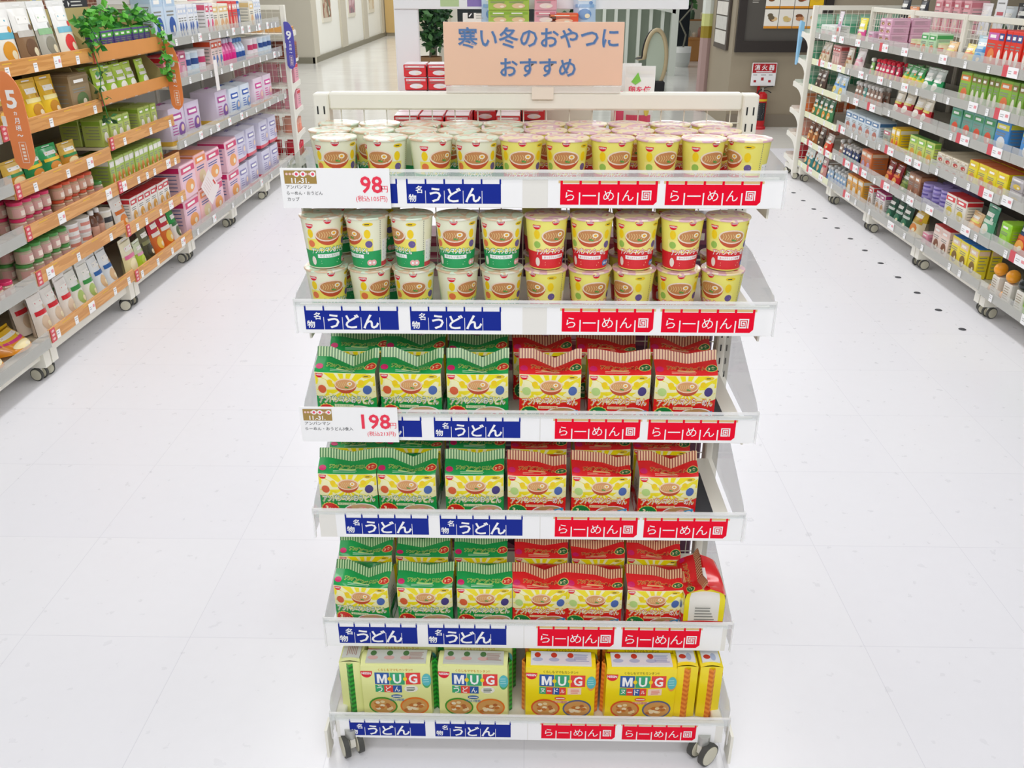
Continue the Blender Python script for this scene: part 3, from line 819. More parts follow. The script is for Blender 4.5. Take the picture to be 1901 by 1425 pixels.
def cup_rows(shelf, z, rows, extra=''):
    """rows: (y, udon xs, ramen xs, turns); udon cups are counted from their outer side panel, ramen cups from theirs"""
    lo_, hi_ = at(ROWS[shelf][0], ROWS[shelf][2], y=YS[shelf]).x + .008 + .0430, at(ROWS[shelf][1], ROWS[shelf][2], y=YS[shelf]).x - .010 - .0430
    for k, (y, us, rs) in enumerate(rows):
        al = spread_out(list(us) + list(rs), lo_, hi_); us, rs = al[:len(us)], al[len(us):]
        rn = ORD[k] + ' row' + extra
        for j, (x, t) in enumerate(us):
            put_cup(True, x, y + rnd.uniform(-.001, .001), z, t, 'pale green udon cup, %s from the udon-side panel, %s, %s' % (ORD[j], rn, SHELF_WORD[shelf]), 'udon cups on the %s' % SHELF_WORD[shelf])
        for j, (x, t) in enumerate(sorted(rs, key=lambda q: -q[0])):
            put_cup(False, x, y + rnd.uniform(-.001, .001), z, t, 'yellow ramen cup, %s from the ramen-side panel, %s, %s' % (ORD[j], rn, SHELF_WORD[shelf]), 'ramen cups on the %s' % SHELF_WORD[shelf])


z0 = FLOORZ[0]; zl = z0 + CUP_H
X1 = lambda u, v: at(u, v, z=zl).x
F1 = min(at(1000, 251, z=zl).y, 1.676)
row = lambda us, ts, v: [(X1(u, v), math.radians(t)) for u, t in zip(us, ts)]
cup_rows(0, z0, [
    (F1, row((625, 755, 850, 925), (12, -14, 40, 3), 251), row((1001, 1080, 1158, 1239, 1326, 1412), (3, -4, 22, 24, 24, -68), 251)),
    (F1 + 0.0875, row((607, 700, 765, 843, 930), (30, -5, 60, -30, 10), 238), row((1002, 1082, 1158, 1236, 1312), (10, -25, 5, 15, 0), 238)),
    (F1 + 0.175, row((617, 695, 772, 850, 925), (0, 20, 50, 10, -20), 228), row((1003, 1080, 1156, 1230, 1305), (0, 10, 30, -15, 5), 228))])
z0 = FLOORZ[1]
G1 = at(922, 495, z=z0 + CUP_H).y
X2 = lambda u, v, zz: at(u, v, z=zz).x
lo = [(X2(u, 497, z0 + CUP_H), math.radians(t)) for u, t in zip((600, 686, 765, 845, 931, 1011, 1090, 1166, 1246, 1323), (25, 42, 5, 40, 8, -40, 15, -45, 0, -45))]
hi = [(X2(u, 408, z0 + 2 * CUP_H), math.radians(t)) for u, t in zip((593, 672, 745, 834, 924, 1003, 1086, 1167, 1248, 1345), (28, -45, -52, -3, 0, 25, -8, 0, 20, 6))]
cup_rows(1, z0, [(G1, lo[:5], lo[5:]), (G1 + 0.1, [(lo[0][0] + .01, 0.2), (lo[1][0] + .01, .5), (lo[3][0], -.3)], [(lo[5][0] + .0, .6), (lo[6][0] + .01, -.3), (lo[7][0] + .01, .5), (lo[8][0] + .012, .1), (lo[9][0] + 0.035, -1.2)])], ' lower tier')
cup_rows(1, z0 + CUP_H + 0.0032, [(G1 + 0.001, hi[:5], hi[5:]), (G1 + 0.1, [(lo[0][0] + .012, .4), (lo[1][0] + .01, -.4)], [(lo[5][0] - .006, .6), (lo[6][0] + .01, .3), (lo[7][0] + .012, -.8), (lo[8][0] + .014, 0.1)])], ' upper tier')

# ------------------------------------------------------------------ noodle bags (three servings)
BW, BD, HF, LS, ZS = 0.1255, 0.090, 0.113, 0.050, 0.019        # width, depth, front height, shoulder length and rise


def bag_dip(style):
    if style == 0: return lambda u: 0.010 * max(0, 1 - abs(u - 0.1) / 0.8)
    if style == 1: return lambda u: 0.021 * max(0, 1 - abs(u - 0.15) / 0.7)
    if style == 2: return lambda u: 0.016 * max(0, 1 - abs(u + 0.05) / 0.9) - 0.006 * u + 0.004
    return lambda u: 0.012 * (u + 1) * 0.5 + 0.008 * max(0, 1 - abs(u - 0.55) / 0.5)


def make_bag(udon, style):
    dip = bag_dip(style); main = C('#08a34e' if udon else '#ea1820', 0.22, coat=0.4); YEL, CRM = C('#f7e615', 0.25, coat=0.3), C('#fbf8c4', 0.25, coat=0.3)

    def f(u, v, o):
        n = 2 * u / BW; tt = max(0.0, 1 - n * n)
        if v <= HF:
            y = -BD / 2 - 0.010 * tt ** 0.7 * math.sin(math.pi * min(1, max(0, v / HF)) * 0.9) - o
            return Vector((u, y, v))
        t = (v - HF) / LS; k = min(1, t)
        y = -BD / 2 + k * BD * 0.40 - 0.006 * math.sin(math.pi * k) - 0.010 * tt ** .7 * .3 * (1 - k) - o * 0.7; z = HF + ZS * k - dip(n) * k + o * 0.7
        if t > 1: z += (t - 1) * LS; y += (t - 1) * LS * 0.15
        return Vector((u * (1 + 0.02 * k), y, z))
    b = B(); N = 14
    b.grid(lambda a, c: f((a - 0.5) * BW, c * HF, 0), N, 8, main); b.grid(lambda a, c: f((a - 0.5) * BW, HF + c * LS, 0), N, 4, main)
    back = lambda a, c: Vector((f((a - .5) * BW, c * (HF + LS), 0).x, -f((a - .5) * BW, c * (HF + LS), 0).y, f((a - .5) * BW, c * (HF + LS), 0).z + 0.0))
    b.grid(back, N, 10, lambda i, j: main if j > 6 or j < 3 else YEL, flip=True)
    for s_ in (-1, 1):                                         # gusseted sides
        def side(a, c, s_=s_):
            p = f(s_ * BW / 2, c * (HF + LS), 0); q = Vector((p.x, -p.y, p.z)); m = p.lerp(q, a)
            m.x -= s_ * 0.016 * math.sin(math.pi * a) * (0.15 + 0.85 * max(0, c * 1.45 - .45)); return m
        b.grid(side, 8, 8, lambda i, j: main if j < 2 or j > 6 else (C('#f4f2ea', 0.3) if j < 6 and 0 < i < 7 else YEL), flip=(s_ < 0))
        g = (lambda u, v, o, s_=s_: Vector((s_ * (BW / 2 + o), u, v)))
        b.stamp(g, bars(-0.02, 0.075, 0.025, 5, 0.008, 0.003, 6), C('#8a8c86', .5), -0.0015); b.stamp(g, R(-0.02, 0.006, 0.02, 0.028), PAPER, 0.0006)
    b.add([(-BW / 2, -BD / 2, 0), (BW / 2, -BD / 2, 0), (BW / 2, BD / 2, 0), (-BW / 2, BD / 2, 0)], [(3, 2, 1, 0)], main)
    # front print: cream field with yellow rays, title, badge, bowl
    h = BW / 2
    fld = [(-h, 0.050)] + [(-h + BW * i / 12, 0.053 + 0.008 * (2 * i / 12 - 1) ** 2) for i in range(13)] + [(h, 0.050), (h, HF), (0, HF + .0), (-h, HF)]
    vs = []; fs = []
    for i in range(13):
        x = -h + BW * i / 12; y0 = 0.052 + 0.008 * (2 * i / 12 - 1) ** 2
        for j in range(5): vs.append((x, y0 + (HF - y0) * j / 4))
    for i in range(12):
        for j in range(4): fs.append((i * 5 + j, (i + 1) * 5 + j, (i + 1) * 5 + j + 1, i * 5 + j + 1))
    b.stamp(f, (vs, fs), CRM, 0.0003)
    cx, cy = 0.0, 0.080
    for k in range(12):
        a0 = math.radians(k * 30 + 5); a1 = math.radians(k * 30 + 24); pts = []
        for a in (a0, a1):
            dx, dy = math.cos(a), math.sin(a); m = 9
            if dx: m = min(m, (h - 0.001) / abs(dx))
            if dy > 0: m = min(m, (HF - 0.001 - cy) / dy)
            if dy < 0: m = min(m, (cy - 0.062) / -dy)
            pts.append((cx + dx * m, cy + dy * m))
        q = [(cx + math.cos(a0) * .008, cy + math.sin(a0) * .008)]
        for t in (0.5, 1.0): q.append((q[0][0] + (pts[0][0] - q[0][0]) * t, q[0][1] + (pts[0][1] - q[0][1]) * t))
        for t in (1.0, 0.5): q.append((cx + (pts[1][0] - cx) * t, cy + (pts[1][1] - cy) * t))
        b.stamp(f, (q, [(0, 1, 4), (1, 2, 3, 4)]), YEL, 0.0005)
    bowl_art(b, f, 0.002, 0.090, 0.046, '#dca06a', 0.0008, '#f6d9bd', ((0.2, .04, .11, '#fbf3dc'), (0.2, .04, .06, '#f2b42a'), (0.02, -.12, .05, '#5a9a4a'), (0.1, -.14, .045, '#6aa84a')))
    b.stamp(f, E(-0.031, 0.093, 0.006, 0.006, 12), C('#f8d512', .3), 0.0007); b.stamp(f, E(0.034, 0.094, 0.006, 0.006, 12), C('#f8d512', .3), 0.0007)
    b.stamp(f, E(-0.048, 0.077, 0.009, 0.009, 14), C('#e2643c' if udon else '#bfe08a', .3), 0.0007); b.stamp(f, E(0.046, 0.078, 0.009, 0.010, 14), C('#4f6fb8' if style % 2 else '#4a3f86', .3), 0.0007)
    emblem(b, f, -0.053, 0.109, 0.016, 0.0007); squiggle(b, f, 0.046, 0.107, 0.02, DARK, 0.0007)
    t = 'アンパンマンおうどん' if udon else 'アンパンマンらーめん'
    O = C('#eaf08a' if udon else '#f8d24a', 0.3)
    b.stamp(f, T(t, 0.0, 0.0585, w=0.112, h=0.0155, off=0.12, arch=0.006), O, 0.0009)
    b.stamp(f, T(t, 0.0, 0.0585, w=0.112, h=0.0155, off=0.07, arch=0.006), C('#0b7a58' if udon else '#d8262c', .3), 0.0012)
    b.stamp(f, T(t, 0.0, 0.0585, w=0.112, h=0.0155, off=0.02, arch=0.006), PAPER, 0.0015)
    b.stamp(f, R(-0.024, 0.039, 0.016, 0.0455, 6, 1), C('#e8f2c8' if udon else '#f8dcb0', .3), 0.0009); b.stamp(f, T('やさしいおだし' if udon else 'あっさりしょうゆ味', -0.004, 0.0423, w=0.034), C('#2a8a5a' if udon else '#b8483a', .3), 0.0012)
    b.stamp(f, scallop(-0.041, 0.0235, 0.022), C('#f2e06a', .3), 0.0006); b.stamp(f, E(-0.041, 0.0235, 0.0192, n=24), C('#e2231f' if udon else '#0b8a44', .3), 0.0008)
    b.stamp(f, T('3', -0.049, 0.029, h=0.0105, off=0.04), C('#fff7c8', .3), 0.0011); b.stamp(f, T('食入り', -0.0365, 0.0275, w=0.0165, off=0.03), C('#fff7c8', .3), 0.0011); b.stamp(f, T('40%UP', -0.041, 0.018, w=0.024, off=0.03), C('#fff7c8', .3), 0.0011)
    b.stamp(f, E(0.024, 0.0225, 0.036, 0.0205, 26), PAPER, 0.0007); b.stamp(f, E(0.024, 0.0225, 0.033, 0.0185, 26), C('#d8b48a' if udon else '#c49a66', .3), 0.0009)
    rr = random.Random(3)
    for k in range(12):
        b.stamp(f, E(0.024 + rr.uniform(-.024, .024), 0.0225 + rr.uniform(-.011, .011), 0.006, 0.0045, 10), C(['#f3a39c', '#f7d0c4', '#e9d7a2', '#d98a80'][k % 4], .3), 0.0011 + 0.00003 * k)
    for dx in (0.034, 0.047): b.stamp(f, E(dx, 0.0235, 0.0075, 0.0065, 14), PAPER, 0.0016); b.stamp(f, E(dx, 0.0235, 0.0042, 0.0036, 10), C('#f07a78', .3), 0.0019)
    if not udon: b.stamp(f, P([(0.028, 0.010), (0.054, 0.014), (0.058, 0.034), (0.038, 0.031)]), C('#3f9fdc', .3), 0.0014); b.stamp(f, E(0.040, 0.019, 0.008, 0.007, 14), PAPER, 0.0021); b.stamp(f, E(0.040, 0.019, 0.004, 0.0036, 10), C('#f07a48', .3), 0.0024)
    # shoulder print
    ty = HF + 0.031
    b.stamp(f, T(t, 0.0, ty, w=0.076, h=0.0105, off=0.12, arch=0.003), C('#cfe870' if udon else '#f0a85a', .3), 0.0006); b.stamp(f, T(t, 0.0, ty, w=0.076, h=0.0105, off=0.03, arch=0.003), C('#0b7a4a' if udon else '#a8101c', .3), 0.0009)
    b.stamp(f, R(-0.018, HF + 0.0185, 0.018, HF + 0.0235, 4, 1), C('#c8e890' if udon else '#f2b87a', .3), 0.0006)
    b.stamp(f, bars(-0.03, HF + 0.0135, 0.032, 2, 0.006, 0.0022, 5), C('#bfe8c8' if udon else '#f4b49a', .3), 0.0006)
    b.stamp(f, E(0.051, HF + 0.026, 0.0125, 0.0115, 20), C('#f0d070', .3), 0.0006); b.stamp(f, E(0.051, HF + 0.026, 0.0108, 0.0098, 20), C('#d8281f' if udon else '#0a6a38', .3), 0.0008); b.stamp(f, T('3食', 0.051, HF + 0.026, w=0.015, off=0.03), C('#ffe9b0', .3), 0.0011)
    b.stamp(f, E(-0.053, HF + 0.022, 0.008, 0.009, 12), C('#d81a6a', .3), 0.0006)
    r = b.obj('noodle_bag')
    q = B(); NS = 44; cA, cB = C('#cdeab0' if udon else '#f6d0a0', 0.3), C('#4f8a52' if udon else '#a0442e', 0.3); SH = 0.018
    top = lambda a, c: f((a - 0.5) * BW * 1.01, HF + LS + c * SH, 0.0) + Vector((0, 0.006 * c, 0))
    q.grid(lambda a, c: top(a, c), NS, 2, lambda i, j: cA if i % 2 else cB)
    q.grid(lambda a, c: top(a, c) + Vector((0, 0.0022, 0)), NS, 2, lambda i, j: cA if i % 2 else cB, flip=True)
    q.obj('striped_top_seal', r)
    # sheet joining the seal to the back panel
    def roof(a, c):
        p = top(a, 0); e = back(a, 1); return Vector(p).lerp(Vector(e), c) - Vector((0, 0, 0.004 * math.sin(math.pi * c)))
    k = B().grid(roof, N, 4, lambda i, j: main if j > 0 else C('#dfe6b8' if udon else '#f0dcae', 0.3), flip=False); k.stamp(lambda u, v, o: Vector((u, v, HF + ZS + 0.001 - dip(2 * u / BW) * .9 + o)), R(-0.02, -0.004, 0.02, 0.012), PAPER, 0.0005)
    k.obj('rear_panel', r)
    return r


BAGS = {(u, s): Proto(lambda u=u, s=s: make_bag(u, s)) for u in (True, False) for s in range(4)}


def bag_row(shelf, y, zf, vref, us, rs, rn):
    """us/rs: (px centre, style, turn, tilt)"""
    for udon, lst in ((True, us), (False, sorted(rs, key=lambda q: -q[0]))):
        for j, (u, stl, turn, *rest) in enumerate(lst):
            x = at(u, vref, y=y - BD / 2).x
            hw = BW / 2 + .001 if abs(turn) < 40 else .054
            x = min(max(x, at(ROWS[shelf][0], ROWS[shelf][2], y=YS[shelf]).x + .004 + hw), at(ROWS[shelf][1], ROWS[shelf][2], y=YS[shelf]).x - .006 - hw)
            c = BAGS[(udon, stl)].put((x, y + (rest[0] if rest else 0), zf), (0, 0, math.radians(turn * (.45 if abs(turn) < 40 else 1)))); c.name = 'noodle_bag'
            tag(c, ('green udon noodle bag, %s from the udon-side panel, %s, %s' if udon else 'red ramen noodle bag, %s from the ramen-side panel, %s, %s') % (ORD[j], rn, SHELF_WORD[shelf]), 'noodle bag', ('udon' if udon else 'ramen') + ' bags on the ' + SHELF_WORD[shelf])


for i, (vr, front, back_) in {
    2: (728, ([(645, 1, -7), (764, 1, -3), (886, 1, 2)], [(1021, 1, 0), (1149, 0, 1), (1272, 0, 0)]),
       ([(668, 0, 6), (772, 1, 0), (888, 2, -4)], [(1005, 1, 6), (1125, 3, -3), (1262, 1, -8)])),
    3: (900, ([(636, 0, 1), (756, 1, -2), (880, 0, 3)], [(996, 3, 2), (1116, 3, 0), (1240, 1, 3)]),
       ([(660, 2, 5), (770, 3, -4), (886, 0, 0)], [(1000, 2, 0), (1116, 0, 6), (1228, 2, -6)])),
    4: (1110, ([(674, 1, -10), (789, 0, 0), (899, 0, 2)], [(1003, 1, 0), (1104, 3, -2), (1215, 3, 2), (1318, 1, -90)]),
       ([(680, 1, 4), (786, 2, -3), (892, 0, 5)], [(1004, 0, 0), (1108, 2, 4), (1212, 1, -4)]))}.items():
    yf = YS[i] + 0.052 + BD / 2
    bag_row(i, yf, FLOORZ[i], vr, front[0], front[1], 'first row'); bag_row(i, yf + 0.116, FLOORZ[i], vr - 40, back_[0], back_[1], 'second row')

# ------------------------------------------------------------------ flat mug-noodle packs on the bottom shelf
MW, MD, MH = 0.156, 0.050, 0.146


def make_mug(udon):
    body = C('#eef2a4' if udon else '#fbe40e', 0.3, coat=0.3); f0 = lambda u, v, o: Vector((u, -MD / 2 - o - 0.004 * max(0, 1 - (2 * u / MW) ** 2) * math.sin(math.pi * max(0, min(1, v / MH))), v))
    f = lambda u, v, o: f0(u * 0.91, v * 1.09, o)
    b = B(); b.grid(lambda a, c: f0((a - .5) * MW, c * MH, 0), 8, 6, body)
    b.grid(lambda a, c: Vector(((a - .5) * MW, -f0((a - .5) * MW, c * MH, 0).y, c * MH)), 8, 6, body, flip=True)
    tp = lambda a, c: Vector(((a - .5) * MW * 1.0, (c - .5) * MD, MH + 0.006 * math.sin(math.pi * c)))
    b.grid(tp, 4, 4, body); b.grid(lambda a, c: Vector(((a - .5) * MW, (c - .5) * MD, 0)), 1, 1, body, flip=True)
    for s_ in (-1, 1): b.grid(lambda a, c, s_=s_: Vector((s_ * (MW / 2 + 0.006 * math.sin(math.pi * a) * 0.6), (a - .5) * MD, c * MH + 0.006 * math.sin(math.pi * a) * c)), 4, 4, body, flip=(s_ < 0))
    em = C('#5a3a1c', .4)
    b.stamp(f, T('くらしもママもカンタン!!', 0, 0.124, w=0.085, off=0.01), C('#d89a2a' if udon else '#7a7a1a', .4), 0.0005)
    emblem(b, f, -0.072, 0.117, 0.029, 0.0006)
    tt = [('M', '#1c57a8', -0.034), ('U', '#2fa873', 0.004), ('G', '#ea3a36', 0.043)]
    for ch, h, x in tt:
        b.stamp(f, R(x - 0.018, 0.087, x + 0.018, 0.117, 2, 1), C(h, .4), 0.0006); b.stamp(f, T(ch, x, 0.102, h=0.022, off=0.03) if ch != 'M' else P([(x + u * .0125, 0.102 + v * .0115) for u, v in ((-1, -1), (-.5, -1), (-.5, .25), (-.12, -1), (.12, -1), (.5, .25), (.5, -1), (1, -1), (1, 1), (.42, 1), (0, -.2), (-.42, 1), (-1, 1))]), PAPER, 0.001)
    for x in (-0.015, 0.0235): b.stamp(f, E(x, 0.102, 0.005, n=14), C('#f6d414', .4), 0.0012)
    s_ = 'うどん' if udon else 'ヌードル'; hs = ['#35ad78', '#e8433c', '#1c57a8', '#e8433c']; cw = 0.066 / len(s_)
    for k, ch in enumerate(s_):
        x = -0.052 + cw * (k + .5); b.stamp(f, R(x - cw / 2, 0.066, x + cw / 2, 0.085), C(hs[k], .4), 0.0006); b.stamp(f, T(ch, x, 0.0755, w=cw * .62, h=(0.002 if ch == 'ー' else None), off=0.015), PAPER, 0.001)
    b.stamp(f, E(0.037, 0.0755, 0.017, 0.0095, 18) if udon else R(0.018, 0.067, 0.052, 0.084), C('#f4f2ea' if udon else '#fbdcc8', .4), 0.0006)
    b.stamp(f, bars(0.026, 0.078, 0.048, 3, 0.004, 0.0018, 7), C('#3d5a48' if udon else '#ee8a7a', .4), 0.0009)
    b.stamp(f, E(0.076, 0.098, 0.0115, 0.0165, 20), C('#58bfc6', .4), 0.0006); b.stamp(f, bars(0.068, 0.104, 0.083, 3, .006, .002, 9), C('#a8dfe0', .4), 0.0009); b.stamp(f, E(0.076, 0.098, 0.0118, 0.022, 14, 200, 340), C('#4fae6a' if udon else '#f0a24a', .4), 0.0005)
    b.stamp(f, E(0.0, 0.0555, 0.014, 0.005, 14), C('#2c66ac' if udon else '#ec5a44', .4), 0.0006); b.stamp(f, bars(-0.01, 0.0545, 0.012, 1, .01, .0025, 1), PAPER, 0.001)
    b.stamp(f, R(-0.023, 0.042, 0.023, 0.049), C('#e9eec8' if udon else '#f9d8bc', .4), 0.0006); b.stamp(f, T('味は3種類', 0, 0.0455, w=0.036), C('#4a7ab0' if udon else '#d8785a', .4), 0.001)
    for (x, rim) in ((-0.036, '#3f9a2a' if udon else '#e2582a'), (0.043, '#ec7a24' if udon else '#5f6a9a')):
        b.stamp(f, E(x, 0.0265, 0.036, 0.0255, 26), C(rim, .4), 0.0007); b.stamp(f, E(x, 0.0265, 0.032, 0.0215, 26), C('#d9a25e', .4), 0.0009); rr = random.Random(int(x * 1e4))
        for k in range(14): b.stamp(f, E(x + rr.uniform(-.022, .022), 0.0275 + rr.uniform(-.012, .012), 0.006, 0.004, 9), C(['#f2dcae', '#c9772f', '#f6ead2', '#b86a38'][k % 4], .4), 0.0011 + 0.00004 * k)
    r = b.obj('mug_noodle_pack')
    g = lambda u, v, o: Vector((u, v, MH + 0.0035 + o))
    b = B().box(-MW * 0.43, MW * 0.44, -MD * 0.40, MD * 0.40, MH + 0.002, MH + 0.0065, C('#cfd0c4' if udon else '#e2e6e8', .4)); g = lambda u, v, o: Vector((u, v, MH + 0.0066 + o))
    for k in range(3): b.stamp(g, E(-0.052 + k * 0.037, 0.008, 0.007, 0.008, 14), C('#4f7a44' if udon else '#c8381f', .4), 0.0004); b.stamp(g, E(-0.052 + k * 0.037, -0.006, 0.012, 0.006, 14), C('#dcb0a4' if udon else '#b0bcd4', .4), 0.0003)
    b.stamp(g, bars(0.03, 0.01, 0.064, 6, .004, .0016, 3), C('#a8786a' if udon else '#8a92c0', .4), 0.0004); b.obj('printed_top', r)
    for s_ in (-1, 1):
        q = B()
        for k in range(22):
            za, zb = MH * k / 22, MH * (k + 1) / 22; m = C(('#2fae3a' if k % 2 else '#1b7a2c') if udon else ('#f79a3a' if k % 2 else '#e4762a'), .35); x0 = s_ * (MW / 2 + 0.0005)
            q.add([(x0, -0.010, za), (x0 + s_ * 0.009, -0.002, za), (x0 + s_ * 0.009, -0.002, zb), (x0, -0.010, zb), (x0, 0.010, za), (x0, 0.010, zb)], [(0, 1, 2, 3), (1, 4, 5, 2)], m)
        q.obj('striped_end_seal', r)
    return r


MUGU, MUGR = Proto(lambda: make_mug(True)), Proto(lambda: make_mug(False))
z6 = FLOORZ[5]; ym = YS[5] + 0.055 + MD / 2
for nm, udon, lst in (('udon', True, (737, 879)), ('ramen', False, (1188, 1040))):
    for k in range(3):
        for j, u in enumerate(lst):
            p = at(u + (6 if k else 0), 1290, y=ym - MD / 2); pr = MUGU if udon else MUGR
            c = pr.put((p.x, ym + k * (MD + 0.016), z6 + 0.004 * k), (0, 0, math.radians((0.5, -1, 1.2, 2)[(j + k) % 4]))); c.name = 'mug_noodle_pack'
            tag(c, '%s mug noodle pack, %s from the %s-side panel, %s row, bottom shelf' % ('pale green' if udon else 'bright yellow', ORD[j], nm, ORD[k]), 'noodle pack', '%s mug packs on the bottom shelf' % nm)
for u, udon, k in ((653, True, 0), (1288, False, 0), (1330, False, 1)):
    p = at(u, 1290, y=ym); p.x = min(max(p.x, at(612, 1324, y=YS[5]).x + .040), at(1357, 1324, y=YS[5]).x - .036 - (.055 if k == 0 and not udon else 0)); c = (MUGU if udon else MUGR).put((p.x, ym + 0.062, z6), (0, 0, math.radians(90 if not udon else -90))); c.name = 'mug_noodle_pack'
    tag(c, ['pale green mug noodle pack turned sideways beside the udon-side panel', 'bright yellow mug noodle pack turned sideways next to the front-facing ones', 'bright yellow mug noodle pack turned sideways against the ramen-side panel'][0 if udon else 1 + k], 'noodle pack', 'mug packs turned sideways')

# ------------------------------------------------------------------ goods of the side gondolas: kinds
def shade_fn(w, h, d):
    def g(u, v, o):                                           # front of a stand-up pouch: deep at the foot, thin at the top
        n = min(1, abs(2 * u / w)); t = d / 2 * (1 - n ** 2.6) ** 0.6 * (1 - max(0, min(1, v / h)) ** 1.7) + 0.0015
        return Vector((u * (1 - 0.04 * math.sin(math.pi * v / h)), -t - o, v))
    return g


def pouch(w, h, d, main, top, band, art, name='snack_pouch', hole=True):
    m, tp, bd = C(main, 0.25, coat=0.3), C(top, 0.25, coat=0.3), C(band, 0.25, coat=0.3); f = shade_fn(w, h, d); b = B(); nv = 10
    pick = lambda i, j: m if j < 6 else tp
    b.grid(lambda a, c: f((a - .5) * w, c * h * .9, 0), 8, nv, pick)
    b.grid(lambda a, c: Vector((f((a - .5) * w, c * h * .9, 0).x, -f((a - .5) * w, c * h * .9, 0).y, c * h * .9)), 8, nv, pick, flip=True)
    q = lambda u, v, o: f(u * w, v * h, o + 0.0006)
    b.stamp(q, R(-.42, .46, .42, .56, 8, 1), bd); b.stamp(q, E(0.0, .27, .3, .16, 16), C(art, 0.3)); b.stamp(q, E(.12, .22, .12, .07, 12), C('#efe3c0', .3), 0.0006)
    b.stamp(q, R(-.3, .66, .3, .78, 6, 1), C('#f6f4ee', .3)); b.stamp(q, bars(-.22, .72, .24, 1, .05, .025, 3), bd, 0.0006); b.stamp(q, E(.27, .60, .09, .05, 12), C(art, .3), 0.0006)
    r = b.obj(name)
    k = B().box(-w * .49, w * .49, -0.002, 0.002, h * .88, h, tp); k.stamp(lambda u, v, o: Vector((u, -0.0022 - o, v)), R(-.03, h * .93, .03, h * .96), C('#f4f4f0', .3)); k.obj('top_seal', r)
    return r


def carton(w, h, d, face, top, art, art2, name='snack_carton', lines='#8d8d86'):
    b = B().box(-w / 2, w / 2, -d / 2, d / 2, 0, h, C(face, 0.35), min(w, d, h) * .04); f = lambda u, v, o: Vector((u * w, -d / 2 - 0.0004 - o, v * h))
    b.stamp(f, R(-.44, .74, .44, .92), C(art, .35)); b.stamp(f, E(0.02, .33, .30, .20, 16), C(art2, .35)); b.stamp(f, E(.12, .28, .1, .08, 10), C('#f4ead2', .35), .0004)
    b.stamp(f, bars(-.4, .62, .4, 2, .07, .03, 5), C(lines, .4)); b.stamp(f, R(-.3, .79, .2, .87), C('#faf8f2', .35), .0004)
    for s_ in (-1, 1):
        g = lambda u, v, o, s_=s_: Vector((s_ * (w / 2 + 0.0004 + o), u * d, v * h)); b.stamp(g, bars(-.36, .72, .36, 5, .11, .025, 8), C(lines, .4)); b.stamp(g, R(-.46, .80, .46, .95), C(art, .35))
    r = b.obj(name)
    B().box(-w * .485, w * .485, -d * .485, d * .485, h + .0002, h + .0014, C(top, .35)).obj('top_flap', r)
    return r


def jar(rad, h, body, lid, label, name='food_jar'):
    g = C(body, 0.12, coat=.5); b = B().lathe([(0.001, 0), (rad * .85, 0), (rad, h * .06), (rad, h * .70), (rad * .86, h * .78), (rad * .86, h * .8)], g, 20)
    f = lambda u, v, o: Vector(((rad + .0005 + o) * math.sin(u), -(rad + .0005 + o) * math.cos(u), v * h))
    b.stamp(f, R(-1.5, .12, 1.5, .62, 14, 1), C(label, .4)); b.stamp(f, R(-.5, .2, .3, .5, 5, 1), C('#f2e3d4', .4), .0004); b.stamp(f, R(.5, .12, .9, .62, 3, 1), C(lid, .4), .0004)
    r = b.obj(name); B().lathe([(rad * .9, h * .8), (rad * .95, h * .81), (rad * .95, h * .97), (rad * .88, h), (0.001, h)], C(lid, .3), 20).obj('lid', r)
    return r


def tin(rad, h, body, lid, art, art2, name='formula_tin'):
    b = B().lathe([(0.001, 0), (rad, 0), (rad, h * .92), (rad * .97, h * .93)], C(body, .3), 24); f = lambda u, v, o: Vector(((rad + .0005 + o) * math.sin(u), -(rad + .0005 + o) * math.cos(u), v * h))
    b.stamp(f, R(-.9, .5, .9, .72, 10, 1), C(art, .35)); b.stamp(f, R(-1.2, .04, 1.2, .22, 12, 1), C(art2, .35)); b.stamp(f, bars(-.6, .4, .6, 3, .06, .025, 4), C(art, .4))
    r = b.obj(name); B().lathe([(rad * 1.02, h * .92), (rad * 1.03, h * .93), (rad * 1.03, h * .99), (rad * .98, h), (0.001, h)], C(lid, .35), 24).obj('lid', r)
    return r


def bottle(rad, h, body, cap, art, name='drink_bottle'):
    b = B().lathe([(0.001, 0), (rad * .95, 0), (rad, h * .05), (rad, h * .6), (rad * .7, h * .75), (rad * .4, h * .82), (rad * .4, h * .86)], C(body, .2, coat=.3), 18)
    f = lambda u, v, o: Vector(((rad + .0005 + o) * math.sin(u), -(rad + .0005 + o) * math.cos(u), v * h)); b.stamp(f, R(-1.3, .15, 1.3, .5, 12, 1), C(art, .4)); b.stamp(f, bars(-.6, .4, .6, 3, .06, .02, 4), C('#f6f2ea', .4), .0004)
    r = b.obj(name); B().lathe([(rad * .48, h * .85), (rad * .5, h * .87), (rad * .5, h * .98), (rad * .4, h), (0.001, h)], C(cap, .3), 16).obj('cap', r)
    return r


def spout(w, h, main, cap, art, name='spout_pouch'):
    d = w * .6; hb = h * .78; f = shade_fn(w, hb, d); b = B(); m = C(main, .2, coat=.4)
    b.grid(lambda a, c: f((a - .5) * w, c * hb, 0), 6, 6, m); b.grid(lambda a, c: Vector((f((a - .5) * w, c * hb, 0).x, -f((a - .5) * w, c * hb, 0).y, c * hb)), 6, 6, m, flip=True)
    q = lambda u, v, o: f(u * w, v * hb, o + .0006); b.stamp(q, E(0, .35, .3, .2, 12), C(art, .3)); b.stamp(q, R(-.35, .62, .35, .78, 4, 1), C('#f4efe6', .3)); r = b.obj(name)
    B().cyl((0, 0, hb * .97), (0, 0, h * .86), w * .1, C('#f2f0ea', .4), 10).lathe([(w * .10, h * .84), (w * .26, h * .84), (w * .28, h * .87), (w * .26, h * .97), (w * .15, h), (0.001, h)], C(cap, .3), 14).obj('cap', r)
    return r


